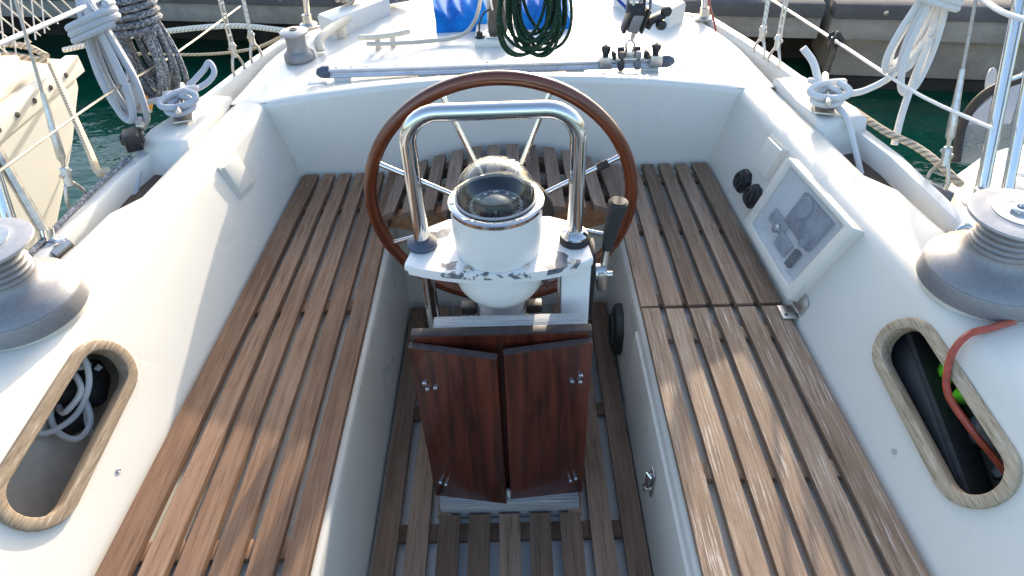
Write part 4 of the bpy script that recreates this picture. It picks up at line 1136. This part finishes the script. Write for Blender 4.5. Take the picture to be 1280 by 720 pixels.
# fairlead block, orange float, black straps
fb_ = thing('fairlead_block', 'black fairlead block lashed on the left bulwark beside the rope', 'pulley block', (-.935, 1.53, .60))
m = MB(); m.box((-.938, 1.53, .625), (.040, .058, .044), rotz(.4), .006); m.build('body', 'black', fb_)
m = MB(); m.tube([(-.962, 1.522, .628), (-.914, 1.536, .628)], .014, 16); m.build('sheave', 'rubber', fb_)
m = MB(); m.box((-.925, 1.565, .642), (.020, .018, .02), rotz(.4), .004); m.build('strap_eye', 'steel_dull', fb_)
of = thing('orange_float', 'orange net float hanging between the two left rope coils', 'float', (-1.027, 1.78, .59))
m = MB(); A_ = align((.6, -.5, -.3)); m.lathe([(.0, -.036), (.012, -.034), (.022, -.022), (.025, 0), (.022, .022), (.012, .034), (0, .036)], (-1.027, 1.78, .612), 24, A_); m.build('ball', 'orange', of)
m = MB(); m.tube([V((-1.027, 1.78, .612))-A_ @ V((0, 0, .045)), V((-1.027, 1.78, .612))+A_ @ V((0, 0, .045))], .005, 8); m.build('eye', 'rope_line', of)
st = thing('knotted_strap', 'black strap knotted on the right lower lifeline, its ends hanging down', 'strap', (.98, 1.93, .67))
m = MB(); m.tube(smooth_path([(.98+.020*cos(a)*(.7+.3*sin(2.3*a)), 1.925+.012*sin(a*1.7), .668+.020*sin(a)) for a in [k*.75 for k in range(18)]], 3), .006, 8); m.build('knot', 'rubber', st)
for dx, dl in ((-.012, .17), (.004, .19)):
    m = MB(); m.tube(smooth_path([(.985, 1.925, .66), (.986+dx*.3, 1.925, .60), (.98+dx*2, 1.93, .66-dl)], 5), .008, 8, flat=.35); m.build('end', 'rubber', st)
m = MB(); m.tube(smooth_path([(1.16, 1.72, .98), (1.155, 1.735, .92), (1.135, 1.745, .875), (1.11, 1.75, .83), (1.10, 1.755, .785)], 5), .011, 10, flat=.5)
tag(m.build('rubber_strap', 'rubber'), 'black rubber strap dangling to the right of the white coil', 'strap')

# contents of the caves
line('stowed_rope', 'dirty white rope lying tangled inside the left oval cave', [(-.80, .90, .46), (-.835, .86, .44), (-.86, .83, .43), (-.83, .80, .44), (-.80, .83, .47), (-.84, .87, .49), (-.87, .84, .46), (-.85, .78, .42), (-.80, .76, .41), (-.79, .80, .42), (-.83, .86, .455), (-.86, .89, .50), (-.80, .875, .515), (-.79, .84, .47), (-.82, .80, .425), (-.86, .76, .43), (-.87, .80, .47), (-.84, .84, .50), (-.81, .88, .48), (-.83, .90, .45), (-.81, .82, .415), (-.79, .78, .40)], .0058, 'rope_white', 'rope')
m = MB(); m.box((-.84, .875, .43), (.09, .09, .07), rotz(.3), .02); m.box((-.85, .82, .40), (.06, .07, .05), rotz(.8), .02)
tag(m.build('dark_bag', 'rubber'), 'dark crumpled bag under the rope in the left oval cave', 'bag')
bx_ = thing('flat_case', 'long black flat case standing in the right oval cave', 'case', (.80, .71, .36))
m = MB(); m.prism([(.535, .26), (.935, .30), (.93, .70), (.56, .34)], lambda u, v, t: face_pt(1, u, v, t), -.105, -.035, .004); m.build('body', 'black', bx_)
m = MB(); m.prism([(.56, .345), (.93, .705), (.932, .745), (.555, .385)], lambda u, v, t: face_pt(1, u, v, t), -.110, -.030, .003); m.build('lid', 'rubber', bx_)
def cloth(y0, y1, v0, v1, off, seed, name, mat, label):
    m = MB(); rows = []
    for i in range(13):
        r_ = []
        for j in range(11):
            u, v = i/12, j/10
            r_.append(face_pt(1, lerp(y0, y1, u)+.008*sin(j*1.3+seed), lerp(v0, v1, v)+.04*sin(i*1.1+seed), off-.012*sin(i*.9+j*.7+seed)-.05*(2*v-1)**2))
        rows.append(r_)
    m.grid(rows); return tag(m.build(name, mat, solid=.004), label, 'cloth')
cloth(.72, .82, .60, .98, -.05, 1, 'safety_cloth', 'green_cloth', 'bright green safety cloth tucked in the right oval cave')
cloth(.585, .725, .50, .92, -.065, 2, 'grey_cloth', 'grey_cloth', 'dark grey cloth beside the green one in the right oval cave')
cloth(.54, .60, .60, .86, -.05, 3.2, 'safety_cloth', 'green_cloth', 'small strip of green safety cloth at the near end of the right cave')

# ================================================================== NEIGHBOUR BOATS
nb = thing('neighbour_boat', 'cream white hull of the neighbouring sailing boat moored at left', 'sailboat', (-2.2, 1.6, -.2))
m = MB(); rows = []
# z, end y, side x
prof = [(.50, 2.44, -1.62), (.47, 2.46, -1.60), (.40, 2.43, -1.60), (.25, 2.24, -1.60), (.09, 1.98, -1.60), (-.10, 1.62, -1.62), (-.30, 1.15, -1.68), (-.55, .3, -1.8), (-.75, -.4, -1.9)]
for z, ye, x in prof:
    rows.append([(x+.03*0, -1.2, z), (x, lerp(-1.2, ye, .5), z), (x, ye-.12, z), (x-.012, ye-.03, z), (x-.06, ye, z), (x-.30, ye+.10, z), (x-.8, ye+.16, z), (x-1.5, ye+.12, z)])
m.grid(rows); m.build('hull', 'hull_cream', nb)
m = MB(); m.grid([[(-1.625, -1.2, .502), (-1.625, 1.0, .502), (-1.625, 2.42, .502)], [(-2.4, -1.2, .53), (-2.4, 1.0, .53), (-2.4, 2.52, .53)], [(-3.1, -1.2, .51), (-3.1, 1.0, .51), (-3.1, 2.5, .51)]]); m.build('deck', 'dirty_deck', nb)
m = MB(); m.box((-1.612, .62, .475), (.05, 3.66, .065), bevel=.006); rl = m.build('rub_rail', 'hull_cream', nb)
for k in range(14):
    m = MB(); m.lathe([(.010, 0), (.009, .003), (.004, .004), (0, .003)], (-1.5868, 2.33-k*.105, .478), 12, align((1, 0, 0))); m.build('rivet', 'bronze', rl)
m = MB(); m.box((-1.72, .55, .545), (.13, 3.4, .09), bevel=.012); m.build('toe_board', 'dirty_deck', nb)
m = MB(); m.tube([(-1.70, 2.2, .53), (-1.72, 2.25, 1.2)], .014, 12); m.build('stanchion', 'cream', nb)
m = MB(); m.tube([(-1.74, .6, 1.0), (-1.72, 2.25, .98), (-1.9, 2.9, 1.0)], .012, 10); m.build('top_rail', 'lifeline', nb)
m = MB()
for k in range(20):
    y = 1.3+k*.065
    m.tube([(-1.735, y, .99), (-1.735, y+.30, .56)], .0028, 6); m.tube([(-1.732, y+.30, .99), (-1.732, y, .56)], .0028, 6)
m.build('netting', 'rope_line', nb)
tag(heap((-1.80, 1.95, .55), .12, 20, .014, 8, .05).build('rope_heap', 'rope_beige'), 'heap of pale rope lying on the neighbour boat deck', 'rope')
line('deck_rope', 'beige laid rope lying along the neighbour boat deck edge', [(-2.1, 2.45, .56), (-1.9, 2.42, .57), (-1.72, 2.38, .57), (-1.62, 2.33, .55)], .011, 'rope_beige', 'rope')
line('deck_rope', 'second beige rope crossing the neighbour boat deck nearer to us', [(-2.15, 2.20, .56), (-1.9, 2.24, .58), (-1.74, 2.28, .575), (-1.61, 2.31, .54)], .011, 'rope_beige', 'rope')

mo = thing('motorboat', 'small motorboat with black framed tinted windscreen moored at right', 'motorboat', (1.9, 1.5, -.3))
m = MB(); rows = []
for y, x in ((-.6, 1.22), (.6, 1.20), (1.2, 1.22), (1.5, 1.25), (1.68, 1.33), (1.80, 1.48), (1.88, 1.75), (1.9, 2.3)):
    rows.append([(2.9, y, .40), (x+.35, y, .385), (x+.06, y, .365), (x, y, .34), (x-.01, y-.01, .22), (x+.06, y-.04, 0), (x+.2, y-.1, -.4), (x+.5, y-.2, -.75)])
m.grid(rows); m.build('hull', 'deck', mo)
# windscreen frame and tinted pane
WSB = [(1.36, 1.74, .36), (1.355, 1.775, .465), (1.37, 1.765, .558), (1.42, 1.73, .62), (1.50, 1.69, .665), (1.68, 1.64, .70), (1.95, 1.57, .71)]
wsp = smooth_path(WSB, 5)
m = MB(); m.tube(wsp, .013, 12); m.build('windscreen_frame', 'rubber', mo)
m = MB(); m.tube([p+V((-.004, -.006, .011)) for p in wsp[12:]], .006, 8); m.build('frame_trim', 'steel', mo)
m = MB(); rows = []
for p in wsp: rows.append([p, lerp(p, V((p.x+.25, 1.55, .42)), .5), V((p.x+.45, 1.45, .40))])
m.grid(rows); m.build('windscreen', 'windscreen', mo)
# moulded grey console behind the screen
m = MB(); rows = []
for k in range(9):
    t = k/8; a = pi*.5*t
    rows.append([(1.45+.75*t, 1.62-.08*t-.35*q, .385+.27*sin(a)*(1-q*q)+.02*sin(q*7)) for q in (0, .15, .3, .45, .6, .8, 1.)])
m.grid(rows); m.build('console', 'boat_grey', mo)
m = MB()
m.tube(smooth_path([(1.62, 1.40, .42), (1.60, 1.46, .52), (1.66, 1.50, .60), (1.8, 1.5, .64), (2.0, 1.48, .65)], 5), .045, 14); m.build('seat_bolster', 'boat_grey', mo)
m = MB(); m.tube(smooth_path([(1.18, 1.28, .375), (1.19, 1.30, .425), (1.22, 1.25, .445), (1.29, 1.14, .43), (1.33, 1.08, .385)], 5), .014, 10); m.build('handrail', 'rubber', mo)
m = MB(); m.box((1.125, 1.50, .42), (.016, .15, .06), rotz(.5), .004); m.build('fender_board', 'blue_cap', mo)
m = MB(); A_ = align((.5, -.8, .3)); m.lathe([(.0, -.006), (.04, -.005), (.043, 0), (.04, .005), (0, .006)], (1.52, 1.96, .51), 28, A_, sx=.6); m.build('mirror', 'boat_grey', mo)
m = MB(); m.prism([(1.36, .46), (1.50, .46), (1.47, .62)], lambda u, v, t: V((u, 1.78+t, v)), 0, .01); m.build('side_panel', 'boat_grey', mo)
m = MB(); m.box((1.75, 1.2, .43), (.35, .22, .12), bevel=.03); m.build('dark_seat', 'black', mo)

# ================================================================== PIER
def dk(x): return 4.62-.17*x
ang = -math.atan(.17)
def pier(label, x0, x1, seed):
    t = thing('pier', label, 'pier', ((x0+x1)/2, dk((x0+x1)/2), -.6), 'pier sections behind the stern')
    c = (x0+x1)/2; L = (x1-x0)*sqrt(1+.17**2)-.03; R_ = rotz(ang); o = V((c, dk(c), 0))
    def bb(dx, dy, z, sx, sy, sz, bev): return (o+R_ @ V((dx, dy, 0))+V((0, 0, z))), (sx, sy, sz), R_, bev
    m = MB(); m.box(*bb(0, 1.0, -.155, L, 2.0, .14, .008)); m.build('slab', 'concrete', t)
    m = MB(); m.box(*bb(0, .06, -.045, L, .16, .09, .008)); m.build('fender_timber', 'dock_timber', t)
    m = MB(); m.box(*bb(0, 1.08, -.045, L, 1.84, .08, .004)); m.build('deck', 'dock_top', t)
    k = 0
    for q in [(.9*i-L/2+.3) for i in range(int(L/.9)+1)]:
        if q > L/2-.05: break
        m = MB(); m.lathe([(.016, 0), (.014, .006), (0, .008)], o+R_ @ V((q, -.021, 0))+V((0, 0, -.045)), 14, R_ @ align((0, -1, 0))); m.build('bolt', 'steel_dull', t)
    return t
pier('grey concrete pier section behind the left quarter, dark hollow below it', -9., -.1, 1)
pier('grey concrete pier section behind the stern and right stays', -.1, 2.02, 2)
pier('grey concrete pier section at right standing on a wide concrete footing', 2.05, 9., 3)
t = thing('pier_footing', 'wide weathered concrete footing under the right pier section', 'footing', (5, 4.1, -.6))
o = V((5.2, dk(5.2)+.55, 0)); m = MB(); m.box((o.x, o.y, -.375), (6.0, .8, .30), rotz(ang), .02); m.build('block', 'concrete', t)
m = MB(); m.box((o.x, o.y, -.60), (6.02, .82, .15), rotz(ang), .02); m.build('wet_base', 'wet_concrete', t)
m = MB(); o = V((-3, dk(-3)+.9, 0)); m.box((o.x, o.y, -.50), (14., .5, .55), rotz(ang), .02)
tag(m.build('quay_wall', 'wet_concrete'), 'dark wet wall in the hollow under the pier', 'wall')
for x in (-1.9, -.9):
    m = MB(); m.lathe([(.09, -1.), (.085, -.5), (.09, -.23)], (x, dk(x)+.35, 0), 18)
    tag(m.build('pile', 'wet_concrete'), 'dark wooden pile under the pier, '+('farther left' if x < -1.5 else 'nearer our stern'), 'pile', 'piles under the pier')
t = thing('red_box', 'red plastic box standing on the pier behind the right quarter', 'box', (1.50, 4.6, -.005))
m = MB(); m.box((1.50, 4.72, .075), (.36, .28, .15), bevel=.015); m.build('tub', 'red_plastic', t)
m = MB(); m.box((1.50, 4.72, .162), (.38, .30, .022), bevel=.006); m.build('lid', 'red_plastic', t)

# ================================================================== LIGHT
SD = V((math.sin(radians(12.5)), math.cos(radians(12.5)), math.tan(radians(15)))).normalized()
sun = bpy.data.lights.new('sun', 'SUN'); so = bpy.data.objects.new('sun', sun); COL.objects.link(so)
so.rotation_euler = (-SD).to_track_quat('-Z', 'Y').to_euler(); so.location = (2, 6, 6)
sun.energy = 2.0; sun.angle = radians(.55); sun.color = (1., .89, .74)
w = bpy.data.worlds.new('World'); scene.world = w; w.use_nodes = True
nt = w.node_tree; bg = nt.nodes['Background']
sk = nt.nodes.new('ShaderNodeTexSky'); sk.sky_type = 'NISHITA'; sk.sun_disc = False
sk.sun_elevation = radians(15); sk.sun_rotation = math.atan2(SD.x, SD.y); sk.air_density = 1.; sk.dust_density = 3.2; sk.ozone_density = 1.6
nt.links.new(sk.outputs[0], bg.inputs[0]); bg.inputs[1].default_value = .15
scene.view_settings.view_transform = 'Standard'; scene.view_settings.look = 'None'; scene.view_settings.exposure = 2.0; scene.view_settings.gamma = 1
scene.view_settings.use_curve_mapping = False
scene.cycles.max_bounces = 8; scene.cycles.transparent_max_bounces = 12
scene.cycles.caustics_reflective = False; scene.cycles.sample_clamp_indirect = 6
